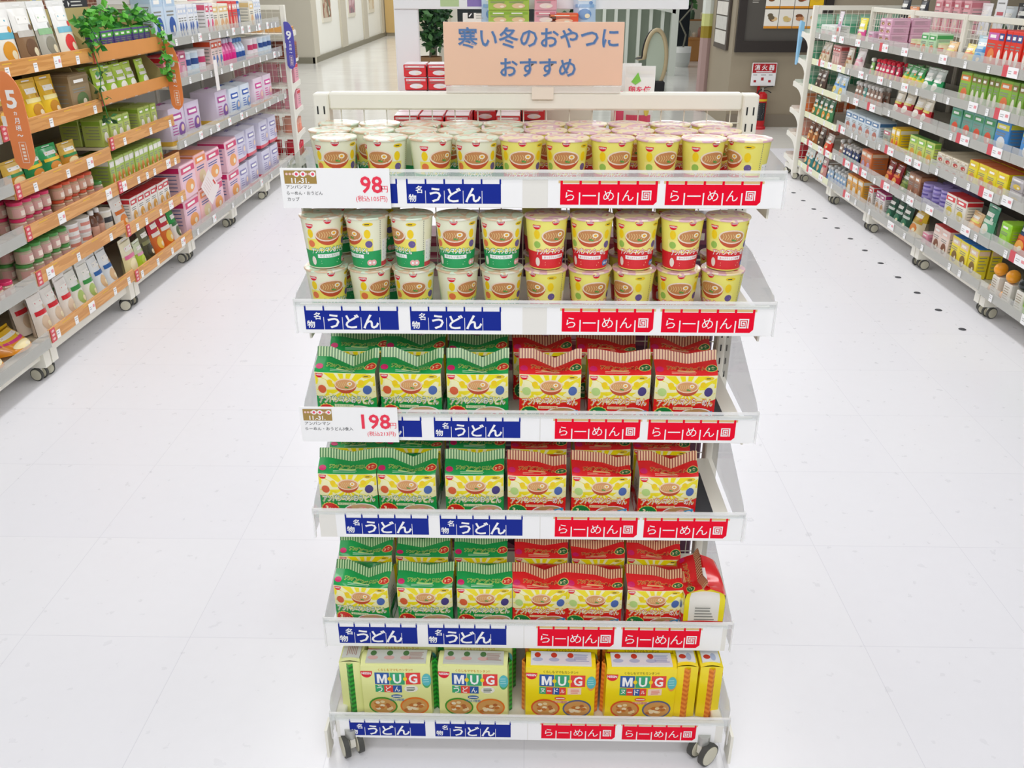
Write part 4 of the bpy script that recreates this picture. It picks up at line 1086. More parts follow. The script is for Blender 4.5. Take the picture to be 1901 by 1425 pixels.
def pack(w, h, d, main, band, art, base, name='diaper_pack'):
    """soft square bag of nappies or wipes with a carrying handle"""
    b = B(); M_, BB, BA = C(main, .3, coat=.2), C(band, .3), C(base, .3)

    def side(k):
        def g(a, c):
            e = 0.5 - abs(a - .5); bul = 0.016 * math.sin(math.pi * a) ** .6 * math.sin(math.pi * min(1, max(.02, c))) ** .5
            x, y = (a - .5) * w, -d / 2 - bul
            if k % 2: x, y = (a - .5) * d, -w / 2 - bul
            p = Vector((x, y, c * h)); return Matrix.Rotation(k * math.pi / 2, 3, 'Z') @ p
        return g
    for k in range(4): b.grid(side(k), 6, 8, lambda i, j: BA if j < 1 else M_)
    b.grid(lambda a, c: Vector(((a - .5) * w, (c - .5) * d, h + .018 * math.sin(math.pi * a) ** .7 * math.sin(math.pi * c) ** .7)), 6, 6, M_)
    f = lambda u, v, o: Vector((u * w, -d / 2 - .0006 - o - 0.016 * math.sin(math.pi * (u + .5)) ** .6 * math.sin(math.pi * v) ** .5, v * h))
    b.stamp(f, R(-.4, .66, .2, .84, 8, 2), BB); b.stamp(f, E(.12, .38, .24, .2, 18), C(art, .3)); b.stamp(f, E(.14, .42, .12, .1, 12), C('#f2d3b8', .3), .0005); b.stamp(f, bars(-.42, .52, -.12, 4, .08, .03, 6), C(band, .3)); b.stamp(f, R(-.34, .71, .12, .79, 6, 1), C('#faf8f4', .3), .0005)
    r = b.obj(name)
    B().grid(lambda a, c: Vector(((a - .5) * w * .5, (c - .5) * .024, h + .012 + .010 * math.sin(math.pi * a))), 10, 1, C(band, .35)).obj('carry_handle', r)
    return r


def ballbox(body, cap, name='toy_candy'):
    b = B().box(-.035, .035, -.022, .022, 0, .10, C('#f3efe6', .35), .004); f = lambda u, v, o: Vector((u, -.0224 - o, v)); b.stamp(f, bars(-.024, .08, .024, 6, .012, .004, 3), C('#b9a58e', .4)); r = b.obj(name)
    for s_, q in ((1, .034), (-1, .022)):
        n = 8; b = B().lathe([(max(.001, q * math.sin(math.pi * k / n)), q - q * math.cos(math.pi * k / n)) for k in range(n + 1)], C(body, .25, coat=.4), 18, c=(0 if s_ > 0 else -.045, -.005), z0=.1015 if s_ > 0 else 0.0)
        b.obj('ball' if s_ > 0 else 'small_ball', r)
    return r


KINDS = {}


def kind(key, look, cat, dims, fn):
    KINDS[key] = dict(look=look.replace(' and ', '-and-'), cat=cat, w=dims[0], d=dims[1], h=dims[2], p=Proto(fn))


def kp(key, look, w, h, d, *c, **k): kind(key, look + ' pouch', 'pouch', (w, d, h), lambda: pouch(w, h, d, *c, **k))
def kc(key, look, w, h, d, *c, **k): kind(key, look + ' carton', 'carton', (w, d, h), lambda: carton(w, h, d, *c, **k))
def kj(key, look, rad, h, *c): kind(key, look + ' jar', 'jar', (2 * rad, 2 * rad, h), lambda: jar(rad, h, *c))
def kt(key, look, rad, h, *c, **k): kind(key, look + ' tin', 'tin', (2 * rad, 2 * rad, h), lambda: tin(rad, h, *c, **k))
def kb(key, look, rad, h, *c): kind(key, look + ' bottle', 'bottle', (2 * rad, 2 * rad, h), lambda: bottle(rad, h, *c))
def ks(key, look, w, h, *c): kind(key, look + ' spout pouch', 'spout pouch', (w, w * .6, h), lambda: spout(w, h, *c))
def kd(key, look, w, h, d, *c, **k): kind(key, look + ' pack', 'pack', (w + .034, d + .034, h), lambda: pack(w, h, d, *c, **k))


# left aisle
kp('zip_brown', 'clear zip brown-snack', .165, .255, .05, '#8c6b4a', '#f0efe9', '#c9c4ba', '#6d4a2c'); kp('zip_orange', 'white zip orange-snack', .165, .255, .05, '#f1ece0', '#f6f5f0', '#5bb2c9', '#e09a22')
kp('zip_grey', 'silvery zip green-print', .165, .255, .05, '#b9b6a8', '#f2f3f0', '#8fbf8a', '#8f8a78'); kp('zip_red', 'white zip red-print', .165, .255, .05, '#efe8d6', '#f4f4f0', '#7cc0d4', '#e02f30')
kp('yellow_long', 'tall yellow', .14, .185, .05, '#f0c92a', '#e8b818', '#f7e9a0', '#c88a1c'); kp('amber_long', 'dark amber', .12, .18, .05, '#b07a2a', '#d9b83a', '#8a4f1c', '#e3b04a')
kp('green_flat', 'deep green', .15, .13, .06, '#1f8a4c', '#2fae62', '#f0c62a', '#d8892a'); kp('ochre', 'ochre', .15, .12, .06, '#c8862a', '#e0b84a', '#2f8a4a', '#f0dca8')
kc('brown_box', 'plain brown cardboard', .19, .17, .15, '#9a8462', '#a8906c', '#8a7350', '#5f7a4a'); kc('olive_box', 'dull olive tall', .10, .16, .12, '#b9bf86', '#c6cc90', '#a2ac6a', '#d9dca8', name='baby_food_carton')
kj('pink_jar', 'pink-lidded food', .033, .068, '#cdb29a', '#e0356a', '#d9a8a0'); kj('orange_jar', 'orange-lidded food', .033, .068, '#c9a888', '#e05a34', '#d8a890'); kj('green_jar', 'green-lidded food', .036, .072, '#c2b59a', '#4f9a4a', '#d2a49c')
kt('white_tub', 'white flat', .055, .07, '#e9e6e2', '#f4f4f2', '#d98a7a', '#d7a9a2', name='food_tub'); kb('white_bottle', 'white-capped brown', .028, .15, '#6d4632', '#f2f1ee', '#cfa08a'); kt('tan_tub', 'cream tall', .05, .12, '#e8e2d2', '#f3f1ea', '#2b2d31', '#d2b88a', name='food_tub')
kp('orange_white', 'white orange-swirl', .15, .185, .05, '#f0ede6', '#f4f2ee', '#e0742a', '#e88a3a')
kp('red_rice', 'white red-band', .105, .20, .07, '#efe6da', '#f4f1ec', '#dc2230', '#d9c0a4'); kp('green_rice', 'white green-band', .105, .20, .07, '#efece0', '#f3f4ee', '#3a9a4a', '#a8bf6a'); kp('blue_rice', 'white blue-band', .105, .20, .07, '#e6ebee', '#f0f4f6', '#2a66b0', '#d9b68a')
kc('purple_seed', 'small purple sprout', .07, .12, .04, '#584a8a', '#5fb040', '#58b83c', '#6a9a5a', name='baby_food_carton'); kp('lime_pouch', 'lime and white', .12, .15, .05, '#a8cf3a', '#b8d84a', '#f4f4ee', '#f0f2ea'); kc('lime_box', 'lime and white', .075, .13, .10, '#b6c866', '#a8bc50', '#8fb43a', '#f2f2ea', name='baby_food_carton')
kc('lime_slim', 'slim lime', .058, .15, .10, '#a8c258', '#98b44a', '#f0f2e6', '#d88a3a', name='baby_food_carton'); kc('red_food', 'red-topped white food', .085, .145, .08, '#f0ece6', '#c8202c', '#d32a36', '#e2b05a', name='baby_food_carton')
kp('cream_round', 'pale yellow', .15, .20, .06, '#e9dca0', '#efe8c8', '#e86a9a', '#f2e6b8'); kp('lime_drop', 'lime green clear', .10, .15, .06, '#b6d83a', '#d8e2c0', '#e8a8c0', '#c8e05a'); kp('dark_seaweed', 'dark olive', .13, .20, .06, '#4c4a34', '#6a664a', '#8a8a5a', '#3a3826')
kp('orange_fruit', 'red-topped orange fruit', .14, .22, .06, '#e0702a', '#c8283a', '#f4ede2', '#f2c04a'); kp('green_top', 'green-topped white', .11, .20, .06, '#efeee6', '#2fa04c', '#3f7a4a', '#5a6a4a')
kp('orange_snack', 'glossy orange', .20, .09, .24, '#ef9a1c', '#f4c22a', '#e03a8a', '#f6e6b0')
kc('sky_tall', 'tall pale blue', .17, .27, .12, '#cfdfee', '#dfeaf4', '#b9d0e6', '#2f5aa8', name='baby_goods_carton'); kc('white_slim', 'slim white bottle-print', .055, .20, .09, '#eef1f5', '#e6ebf2', '#cfd9ea', '#4a6ab0', name='baby_goods_carton'); kc('bunny_slim', 'slim white pink-and-green', .06, .20, .08, '#f2eef0', '#b8a0c8', '#e05a7a', '#e85a8a', name='baby_goods_carton')
kc('cream_box', 'cream', .11, .19, .10, '#f0ead8', '#f4f0e4', '#e9c98a', '#e8b88a', name='baby_goods_carton'); kc('red_slim', 'slim red', .06, .20, .08, '#e24a4a', '#d8342f', '#f0c0b4', '#f2b0a0'); kc('blue_slim', 'slim blue', .06, .20, .08, '#3a6ab8', '#2a56a4', '#c8d8f0', '#dce8f4')
kc('pink_box', 'pink', .12, .16, .12, '#f0a8b8', '#e03a4a', '#d8283a', '#f6d4cc', name='baby_goods_carton'); kc('rose_box', 'dusty rose', .11, .17, .10, '#d98aa4', '#c86a8a', '#b84a72', '#eac0cc'); kt('sky_tin', 'pale blue formula', .062, .16, '#d2e2ee', '#e6eef4', '#2a4a8a', '#a8c4dc'); kt('white_tin', 'white and pink formula', .062, .16, '#efe6ea', '#f4eef0', '#c83a6a', '#e8a8bc')
kc('coral_pack', 'coral-topped white', .075, .20, .12, '#eed4d0', '#e2663e', '#e0522f', '#5a7ab8'); kb('magenta_bottle', 'magenta and white', .034, .19, '#e66aa8', '#d8d4ea', '#e0208a'); kb('blue_bottle', 'blue and white', .034, .18, '#cfdcec', '#5a86c4', '#2a56a0')
kd('lilac_pack', 'lilac yellow-based diaper', .24, .21, .17, '#dccfe4', '#b84a9a', '#7a3aa0', '#eec04a'); kd('blue_pack', 'blue and white diaper', .22, .20, .17, '#dfe8f4', '#2a5ab8', '#6a94d4', '#1f56b4'); kd('orange_pack', 'pale pink orange-based diaper', .23, .21, .17, '#ead8e6', '#d83a9a', '#e8a0c0', '#f08a2a')
kd('red_pack', 'lilac red-based diaper', .22, .20, .17, '#d9d6ea', '#8a84b8', '#b8b0d4', '#d82a4a'); kc('nappy_box', 'pink baby-print', .26, .21, .20, '#f0c8d4', '#e8b8c8', '#d8286a', '#f0a04a', lines='#3a5a9a'); kc('nappy_box_b', 'orange and pink striped', .20, .22, .20, '#f4c0c0', '#f0a050', '#f08a3a', '#e6d0a0', lines='#3a5a9a')
kc('white_wide', 'wide white', .20, .11, .14, '#f0efee', '#f4f4f4', '#e8dcd8', '#c85a4a')
# right aisle
kc('white_green', 'flat white and green', .17, .09, .12, '#f2f5f0', '#f4f6f4', '#d8e8d8', '#f0c8d0'); kp('lilac_card', 'white print-leaf', .10, .20, .02, '#efe9ee', '#e8dce6', '#c8a8c8', '#d85a5a'); kp('pink_yellow', 'yellow and pink', .13, .17, .04, '#ec5aa0', '#efe24a', '#f4f2e6', '#e8e2a0')
kp('cream_snack', 'cream and brown', .11, .16, .05, '#dccdb4', '#e6dccb', '#a85a3a', '#b08a5a'); kc('dusk_pink', 'dusty pink slim', .06, .16, .12, '#d8a8a4', '#c89490', '#c04a4a', '#e6c8c0'); kp('rose_white', 'white rose-print', .15, .165, .06, '#ead6d6', '#efe6e6', '#d88a9a', '#e2a8b4')
kp('dark_brown', 'dark brown', .12, .15, .05, '#5a463c', '#6e5a50', '#a89a8a', '#3a2c26'); kp('blue_fruit', 'pale blue fruit', .14, .155, .05, '#b9cfe0', '#c8dcea', '#4a8ac8', '#e8c83a'); kp('leafy', 'green leafy', .12, .17, .05, '#4a8a5a', '#3a6e50', '#e8e4c8', '#e89a3a'); kp('brown_orange', 'brown and orange', .12, .16, .05, '#a8683a', '#7a5040', '#e8c8a0', '#e89a4a')
kp('teal_white', 'teal and white', .11, .165, .05, '#3a8a8c', '#e4ece8', '#f0f2ec', '#e8a86a'); kc('mauve_cup', 'mauve square', .10, .045, .10, '#dab0c8', '#d4a2c0', '#e8c8dc', '#e088b0'); kc('pink_stack', 'pink brown-sided', .10, .045, .12, '#e2aec6', '#d8a0b8', '#f0c8d8', '#a87a4a')
ks('red_spout', 'red-capped', .06, .13, '#d8305a', '#d8203a', '#f0c84a'); ks('green_spout', 'green and white', .06, .13, '#8ac05a', '#e8e8e0', '#e84a5a'); ks('white_spout', 'white-capped brown', .065, .14, '#a88a7a', '#dedcd8', '#c86a4a'); ks('teal_spout', 'white-capped teal', .065, .14, '#6aa8a0', '#dedcd8', '#d88a5a'); ks('navy_spout', 'white-capped navy', .06, .12, '#3a4a7a', '#dcdad6', '#3a8a5a'); ks('sky_spout', 'white-capped blue', .06, .12, '#a8c4dc', '#e6e6e4', '#3a6ab8')
kc('blue_print', 'blue-printed white', .13, .15, .12, '#d6e2ea', '#cfdce4', '#4a7aa8', '#c87a6a'); kp('red_bag', 'bright red', .16, .13, .06, '#d83a2c', '#c8b8b0', '#efe6dc', '#e86a3a'); kp('pink_soft', 'soft pink', .12, .16, .05, '#dca09a', '#c8a8a8', '#d83a4a', '#e8c0b4')
kc('green_cup', 'green and white cup-shaped', .10, .13, .10, '#bfe0b8', '#cfe8c8', '#4aa85a', '#e88a5a'); kt('cream_tub', 'cream fruit-print', .045, .085, '#ece4c0', '#d8e0a8', '#e05a3a', '#c8cfa0', name='jelly_tub'); kp('peach_bag', 'peach', .13, .10, .05, '#f0a86a', '#f0c890', '#e8e06a', '#f4d0a0'); kp('sun_bag', 'yellow flower-print', .13, .10, .05, '#f0d84a', '#f4e27a', '#e8884a', '#f0a03a')
kp('sunny', 'yellow and green', .11, .13, .06, '#ead83a', '#2f9a4a', '#4aa83a', '#f0a02a'); kp('green_white', 'green and white snack', .12, .14, .06, '#1f9a5a', '#b8c0b8', '#f0f0ea', '#f2f0e6'); kp('red_white', 'red and white snack', .13, .14, .06, '#d02a34', '#ece4d0', '#f0e06a', '#f2ece2')
kc('grey_pink', 'grey and pink', .12, .12, .10, '#a8b0a0', '#b8beb0', '#c86a7a', '#c8b49a'); kc('yellow_slim', 'slim yellow', .06, .15, .12, '#f0c81a', '#e8b80a', '#f0e8d0', '#e86a2a'); kc('lemon_flat', 'flat lemon', .16, .04, .14, '#e0cc2a', '#d8c81a', '#e85a3a', '#4a6ab8'); kc('lime_book', 'lime picture', .11, .15, .04, '#c8d86a', '#4a9a3a', '#8ac04a', '#e8a83a')
kc('orange_print', 'orange print', .10, .15, .12, '#d8743a', '#c85a2a', '#e8c8a8', '#c8aed0'); kp('red_fold', 'dark red', .12, .15, .05, '#b8242c', '#8a1c26', '#e87a3a', '#e8a04a'); kp('olive_bag', 'olive green', .15, .13, .06, '#5a7a3a', '#4a6a34', '#8aa04a', '#7a8a3a')
kc('yellow_orange', 'yellow and orange', .10, .15, .12, '#e8a83a', '#d87a2a', '#f0ead8', '#f2eee4'); kc('white_red', 'white red-topped', .08, .15, .10, '#e4dcd4', '#c8242c', '#d83a3a', '#a87a5a'); kc('white_magenta', 'white magenta-topped', .08, .15, .10, '#dcd4d0', '#a81a6a', '#b82a7a', '#c89a6a')
kp('sky_bag', 'pale blue clear', .14, .15, .05, '#a8c8d8', '#b8d4e0', '#3a8ac8', '#4a9ad0'); kc('red_snack', 'red blue-striped', .055, .19, .14, '#e03424', '#d82a1c', '#3a4a8a', '#f2eee6'); kc('red_picture', 'red picture', .12, .19, .05, '#e23a2a', '#d82a1c', '#c86ab0', '#f08a4a')
kc('green_snack', 'green blue-striped', .055, .165, .14, '#7aa83a', '#6a9a2a', '#8a7a3a', '#e8e4d4'); kc('green_picture', 'green picture', .12, .165, .05, '#8ab83a', '#6aa02a', '#e88a3a', '#e87a4a'); kc('rainbow_tall', 'green and red tall', .12, .152, .06, '#6aa89a', '#2f8a4a', '#3a9a5a', '#e85a3a')
kc('wood_flat', 'flat white-and-wood', .09, .05, .22, '#e4dccb', '#d8ccb4', '#c8b494', '#c83a34'); kc('brown_snack', 'brown', .09, .16, .10, '#8a5a3a', '#7a4a30', '#b8845a', '#a86a4a'); kt('purple_tin', 'lilac flat', .05, .045, '#a89ad0', '#9a8ac4', '#5a4a9a', '#7a6ab4', name='snack_tin')
kp('forest_bag', 'dark green', .12, .16, .06, '#1f5a44', '#1a4a38', '#dfe8e0', '#3a7a5a'); kp('cream_bread', 'cream and gold', .16, .17, .10, '#f0e4c0', '#d8b42a', '#c8a02a', '#d8843a'); kc('blue_yellow', 'blue and yellow picture', .14, .152, .08, '#4a94d8', '#2a74c0', '#e6e04a', '#f0f2f4'); kc('blue_plain', 'plain blue', .15, .15, .10, '#1f74d0', '#1a66bc', '#2a84dc', '#8a8a8a')
kc('yellow_kid', 'yellow orange-topped', .10, .13, .10, '#f0e01a', '#d8703a', '#e8c81a', '#d89a5a'); kc('grey_flat', 'flat grey', .12, .06, .16, '#b4aeb0', '#c0babc', '#d8d4d8', '#e0c03a'); kc('red_kid', 'red-topped white', .12, .14, .09, '#ece8dc', '#c8202a', '#d82a34', '#e0c83a'); kp('teal_bag', 'sea green', .13, .17, .06, '#5fae8a', '#4a9a7a', '#d8e8d8', '#e8ece0')
kc('lime_solid', 'bright lime', .10, .13, .10, '#9ad82a', '#a8e03a', '#8acc1a', '#b4e85a'); kp('red_navy', 'red navy-topped', .14, .17, .06, '#d84a34', '#2a3a7a', '#e8683a', '#f0a84a'); kc('pink_cup', 'pink', .08, .08, .08, '#e08aa0', '#f0d8d8', '#e8a0b4', '#f0c0c8'); kc('choco_white', 'pale red-topped', .10, .16, .06, '#f0dcd0', '#d8202a', '#eccabc', '#8a5234'); kc('yellow_blue', 'yellow blue-topped', .10, .16, .06, '#f4e030', '#1f7ad0', '#f0d2b0', '#8a6a34')
kind('orange_ball', 'orange-ball toy candy box', 'toy candy', (.115, .06, .17), lambda: ballbox('#f6a21a', '#fff')); kind('black_ball', 'black-ball toy candy box', 'toy candy', (.115, .06, .17), lambda: ballbox('#16201f', '#fff'))
kc('purple_back', 'dark purple', .145, .21, .10, '#5a2f4c', '#4a2640', '#8a4a6a', '#b86a8a'); kc('red_rice_box', 'red and white flat', .052, .027, .062, '#e03038', '#efe6ea', '#e8c0c8', '#f0f0f2', name='rice_box')

PLACED = []


def place(key, loc, rz, run, shelf, row=0, tier=0, order=0.0, tilt=0.0, group=None):
    k = KINDS[key]; first = k['p'].src is None
    o = k['p'].put((loc[0], loc[1], loc[2] + k['d'] / 2 * abs(math.sin(tilt)) + .0004), (tilt, 0, rz)); PLACED.append((o, k, run, shelf, row, tier, order, group))
    return o


def finish_labels():
    cnt = {}
    for o, k, run, shelf, row, tier, order, group in sorted(PLACED, key=lambda t: t[6]):
        key = (k['look'], run, shelf, row, tier); cnt[key] = cnt.get(key, 0) + 1
        tag(o, None, k['cat'], group or '%ss, %s, %s' % (k['look'], shelf, run)); o['_n'] = cnt[key]
    for o, k, run, shelf, row, tier, order, group in PLACED:
        key = (k['look'], run, shelf, row, tier); n = o['_n']; del o['_n']
        lab = k['look']
        if cnt[key] > 1: lab += ', %s from far end' % ORD[n - 1]
        if tier: lab += ', %s tier' % ORD[tier]
        if row: lab += ', %s row' % ORD[row]
        o['label'] = lab + ', %s, %s' % (shelf, run)

# ------------------------------------------------------------------ side gondolas
WOOD = ramp_mat('wood_strip', [(0, '#d99a52'), (0.45, '#e2a660'), (0.6, '#cf8f48')], 6, 0.35, 'soft', stretch=(1, 1, 18)); GREYR = C('#c4c3bb', 0.3); CREAMR = C('#e9ebc8', 0.5)
PEGM = C('#d9d9d2', 0.5); TAGRED = C('#d8505a', 0.5)
XF = {'L': -2.09, 'R': 2.35}
RZ = {'L': math.pi / 2, 'R': -math.pi / 2}
rg = random.Random(21)


def gondola(side, y0, y1, zs, strips, label, tags, depth=0.42, top=1.40, mesh_from=None, panel=None, lip=True, red_end=False):
    w = y1 - y0; r = empty('gondola_bay', (XF[side], (y0 + y1) / 2, 0), RZ[side]); tag(r, label, 'shop gondola', 'gondola bays')
    D = depth
    for sx in (-1, 1):
        b = B().box(sx * (w / 2 - .013) - .012, sx * (w / 2 - .013) + .012, D, D + 0.04, 0.06, top, IVORY, .003); b.obj('post', r)
    B().box(-w / 2 + .026, w / 2 - .026, D + .005, D + 0.035, top - 0.035, top, IVORY, .003).obj('top_rail', r)
    ptop = mesh_from or top - 0.035
    B().box(-w / 2 + .026, w / 2 - .026, D + .012, D + 0.022, 0.1, ptop, panel or PEGM).obj('back_panel', r)
    if mesh_from:
        b = B()
        for k in range(int(w / .05)): b.box(-w / 2 + .03 + k * .05, -w / 2 + .033 + k * .05, D + .015, D + .018, mesh_from, top - .035, IVORY)
        for k in range(int((top - mesh_from) / .05)): b.box(-w / 2 + .02, w / 2 - .02, D + .0145, D + .0175, mesh_from + .01 + k * .05, mesh_from + .013 + k * .05, IVORY)
        b.obj('wire_mesh', r)
    for i, (z, sk) in enumerate(zip(zs, strips)):
        m = {'w': WOOD, 'g': GREYR, 'c': CREAMR}[sk]
        s = B().box(-w / 2 + .004, w / 2 - .004, 0.004, D, z + .002, z + .014, IVORY if sk != 'w' else C('#d8cbb2', .5)).obj('shelf', r)
        b = B().box(-w / 2 + .003, w / 2 - .003, -.004, .004, z, z + (.062 if sk == 'w' else .045), m, .001)
        if sk == 'w':
            for k in range(4): b.stamp(plane_y(-.0043), R(-w / 2 + .12 + k * .2, z + .048, -w / 2 + .19 + k * .2, z + .053), C('#e8b83a', .5))
        b.obj('price_rail', s)
        if sk == 'g' and lip:
            B().box(-w / 2 + .003, w / 2 - .003, -.007, -.0045, z + .002, z + .078, clear_mat('gondola_lip', '#d8d8d2', .36, .2)).obj('acrylic_lip', s)
        n = tags[i] if i < len(tags) else 3; fy = -.0075 if sk == 'g' else -.0045
        for k in range(n):
            big = rg.random() < (.3 if side == 'L' else .5); tw = (.06 if side == 'L' else .10) if big else .03; x = -w / 2 + w * (k + .2 + .6 * rg.random()) / n; x = min(max(x, -w / 2 + .07), w / 2 - .07)
            b = B().box(x - tw / 2, x + tw / 2, fy - .0015, fy, z + .002, z + (.05 if big else .038), PAPER)
            b.stamp(plane_y(fy - .0016), bars(x - tw * .4, z + .029, x + tw * (.0 if big else .4), 2, .010, .003, k), C('#a9a9a9', .5))
            if big: b.stamp(plane_y(fy - .0016), R(x + tw * .12, z + .022, x + tw * .4, z + .036), C('#ee9aa0', .5), .0006)
            if big and side == 'R' and rg.random() < .5: b.box(x - tw * .5 - .05, x - tw * .5, fy - .0015, fy, z + .002, z + .055, TAGRED)
            b.obj('price_tag', s)
        if red_end:
            x = (-w / 2 + .025) * (1 if side == 'L' else -1)
            b = B().box(x - .02, x + .02, fy - .003, fy - .0015, z, z + .062, TAGRED)
            for k in range(3): b.stamp(plane_y(fy - .0032), E(x, z + .013 + k * .018, .012, .006, 10), C('#f2c6c6', .5))
            b.obj('price_tag', s)
    # feet and casters at both ends
    b = B().box(-w / 2 + .004, w / 2 - .004, .03, D, .10, .135, IVORY); b.obj('base_deck', r)
    for sx in (-1, 1):
        b = B().box(sx * (w / 2 - .03) - .025, sx * (w / 2 - .03) + .025, .012, .03, .062, zs[0] + .003, IVORY).box(sx * (w / 2 - .03) - .025, sx * (w / 2 - .03) + .025, .03, .12, .062, .10, IVORY); b.obj('leg_plate', r)
        c = caster(sx * (w / 2 - .035), .06, rg.uniform(-.6, .6), r, Vector((0, 0, 0))); c.scale = (1.05, 1.05, 1.05)
    return r


BR = (3.47, 4.36, 5.22, 6.08, 6.95, 7.76)                   # bay boundaries of the left row
LB = {'A': (2.6, 3.47), 'B1': (3.47, 4.36), 'B2': (4.36, 5.22), 'C1': (5.22, 6.08), 'C2': (6.08, 6.95), 'C3': (6.95, 7.74)}
LZ = {'A': [.14, .40, .605, .81, 1.01, 1.24], 'B1': [.155, .415, .61, .785, 1.015, 1.245], 'B2': [.14, .385, .61, .825, 1.04, 1.235], 'C1': [.14, .68, 1.02, 1.245], 'C2': [.14, .68, 1.02, 1.245], 'C3': [.14, .68, 1.02, 1.245]}
gondola('L', *LB['A'], LZ['A'], 'gggggg', 'gondola bay with grey shelf fronts nearest the camera on the baby-food aisle', (0, 1, 1, 1, 1, 1), top=1.5)
gondola('L', *LB['B1'], LZ['B1'], 'wwwwww', 'gondola bay with wood-look strips holding jars of baby food', (5, 3, 2, 3, 3, 4), top=1.5, panel=C('#b8b0a0', .5), red_end=True)
gondola('L', *LB['B2'], LZ['B2'], 'wwwwww', 'gondola bay with wood-look strips holding lime cartons and the ivy tray', (4, 5, 6, 3, 5, 2), top=1.5, panel=C('#b8b0a0', .5), red_end=True)
for k, nm in enumerate(('C1', 'C2', 'C3')):
    gondola('L', *LB[nm], LZ[nm], 'gggg', ['first grey-fronted diaper gondola bay beyond the ivy tray', 'middle grey-fronted diaper gondola bay of the three', 'grey-fronted diaper gondola bay at the corridor end'][k], (3, 4, 4, 5), top=1.62)
RB = {'D1': (6.86, 7.7), 'D2': (6.02, 6.86), 'D3': (5.17, 6.02), 'D4': (4.33, 5.17), 'D5': (3.47, 4.33)}
RZS = {'D1': [.135, .335, .545, .765, .965, 1.165], 'D2': [.135, .345, .555, .78, .965, 1.165], 'D3': [.135, .345, .565, .79, .965, 1.165], 'D4': [.135, .355, .58, .79, .965, 1.165], 'D5': [.12, .36, .59, .79, .965, 1.165]}
for k, (nm, st_) in enumerate((('D1', 'cccccg'), ('D2', 'gggggg'), ('D3', 'gggggg'), ('D4', 'gggggg'), ('D5', 'gggggg'))):
    gondola('R', *RB[nm], RZS[nm], st_, ['snack gondola bay with cream strips at the far end by the brown wall', 'snack gondola bay stocked with spout pouches next to the cream strips', 'snack gondola bay with orange cartons on its lower shelves', 'snack gondola bay with lilac tins and flat wooden packs', 'snack gondola bay nearest the camera with yellow cartons'][k], (3, 4, 4, 3, 4, 3), top=1.40, mesh_from=1.20, panel=C('#8e8c88', .5))

SW6 = ['bottom shelf', 'fifth shelf', 'fourth shelf', 'third shelf', 'second shelf', 'top shelf']
SW4 = ['bottom shelf', 'third shelf', 'second shelf', 'top shelf']


def fill(side, bay, shelf, items, run):
    """items along the shelf, near -> far on the left row, far -> near on the right: (kind, count, rows, tiers, gap) or a bare number = empty metres"""
    y0, y1 = (LB if side == 'L' else RB)[bay]; zs = (LZ if side == 'L' else RZS)[bay]; z = zs[shelf] + .0148; sw = (SW6 if len(zs) == 6 else SW4)[shelf]
    pos = 0.02; sg = 1 if side == 'L' else -1; start = y0 if side == 'L' else y1; inward = -1 if side == 'L' else 1
    for it in items:
        if not isinstance(it, tuple): pos += it; continue
        key, n, rows, tiers, gap = (list(it) + [1, 1, .006])[:5] if len(it) < 5 else it
        if len(it) == 2: rows, tiers, gap = 1, 1, .006
        elif len(it) == 3: tiers, gap = 1, .006
        elif len(it) == 4: gap = .006
        k = KINDS[key]
        for i in range(n):
            if pos + k['w'] > (y1 - y0) - .012: break
            y = start + sg * (pos + k['w'] / 2)
            for rr in range(rows):
                for t in range(tiers):
                    soft = k['cat'] in ('pouch',)
                    x = XF[side] + inward * (.022 + k['d'] / 2 + rr * (k['d'] + .012) + (0.01 * rg.random() if not t else 0))
                    place(key, (x, y, z + t * (k['h'] + (.001 if k['cat'] != 'pack' else .026))), RZ[side] + math.radians(rg.uniform(-4, 4) * (.2 if k['cat'] in ('carton', 'pack') else 1)), run, sw, rr, t, -y + rr * 1e-4, tilt=math.radians(-rg.uniform(3, 9)) * (1 if soft else 0))
            pos += k['w'] + gap


BF, DG, SN = 'baby-food gondola', 'diaper gondola', 'snack gondola'
# baby food, near -> far
fill('L', 'B1', 5, [('zip_brown', 1), ('zip_orange', 1), ('zip_brown', 1), ('zip_grey', 1), ('zip_red', 1)], BF)
fill('L', 'B1', 4, [.05, ('amber_long', 2), ('yellow_long', 2), .06, ('brown_box', 1)], BF)
fill('L', 'B1', 3, [.03, ('ochre', 1), ('green_flat', 2), ('ochre', 1)], BF)
fill('L', 'B1', 2, [.02, ('pink_jar', 4, 2, 2), .05, ('orange_jar', 5, 2, 2), .02, ('green_jar', 1)], BF)
fill('L', 'B1', 1, [('green_jar', 5, 2, 2), ('white_tub', 2, 1, 2), ('white_bottle', 2), ('tan_tub', 1)], BF)
fill('L', 'B1', 0, [('red_rice', 3, 2), ('green_rice', 2, 2), .01, ('blue_rice', 2, 2)], BF)
fill('L', 'B2', 5, [.09, ('purple_seed', 9)], BF)
fill('L', 'B2', 4, [.04, ('lime_pouch', 4, 2), .04, ('lime_pouch', 1)], BF)
fill('L', 'B2', 3, [('lime_box', 4, 2), .12, ('lime_box', 3, 2)], BF)
fill('L', 'B2', 2, [('lime_slim', 11, 2, 1, .003)], BF)
fill('L', 'B2', 1, [('orange_white', 1), ('red_food', 6, 2)], BF)
fill('L', 'B2', 0, [('cream_round', 1), ('lime_drop', 1), ('dark_seaweed', 1), ('orange_fruit', 2), ('green_top', 1)], BF)
fill('L', 'A', 0, [('green_rice', 2), .2, ('orange_snack', 2, 1, 1, .01)], BF)
fill('L', 'A', 1, [('red_food', 4), ('blue_rice', 1), ('pink_jar', 4, 2)], BF)
fill('L', 'A', 2, [('lime_box', 4), ('green_rice', 1), ('pink_jar', 4, 2, 2)], BF)
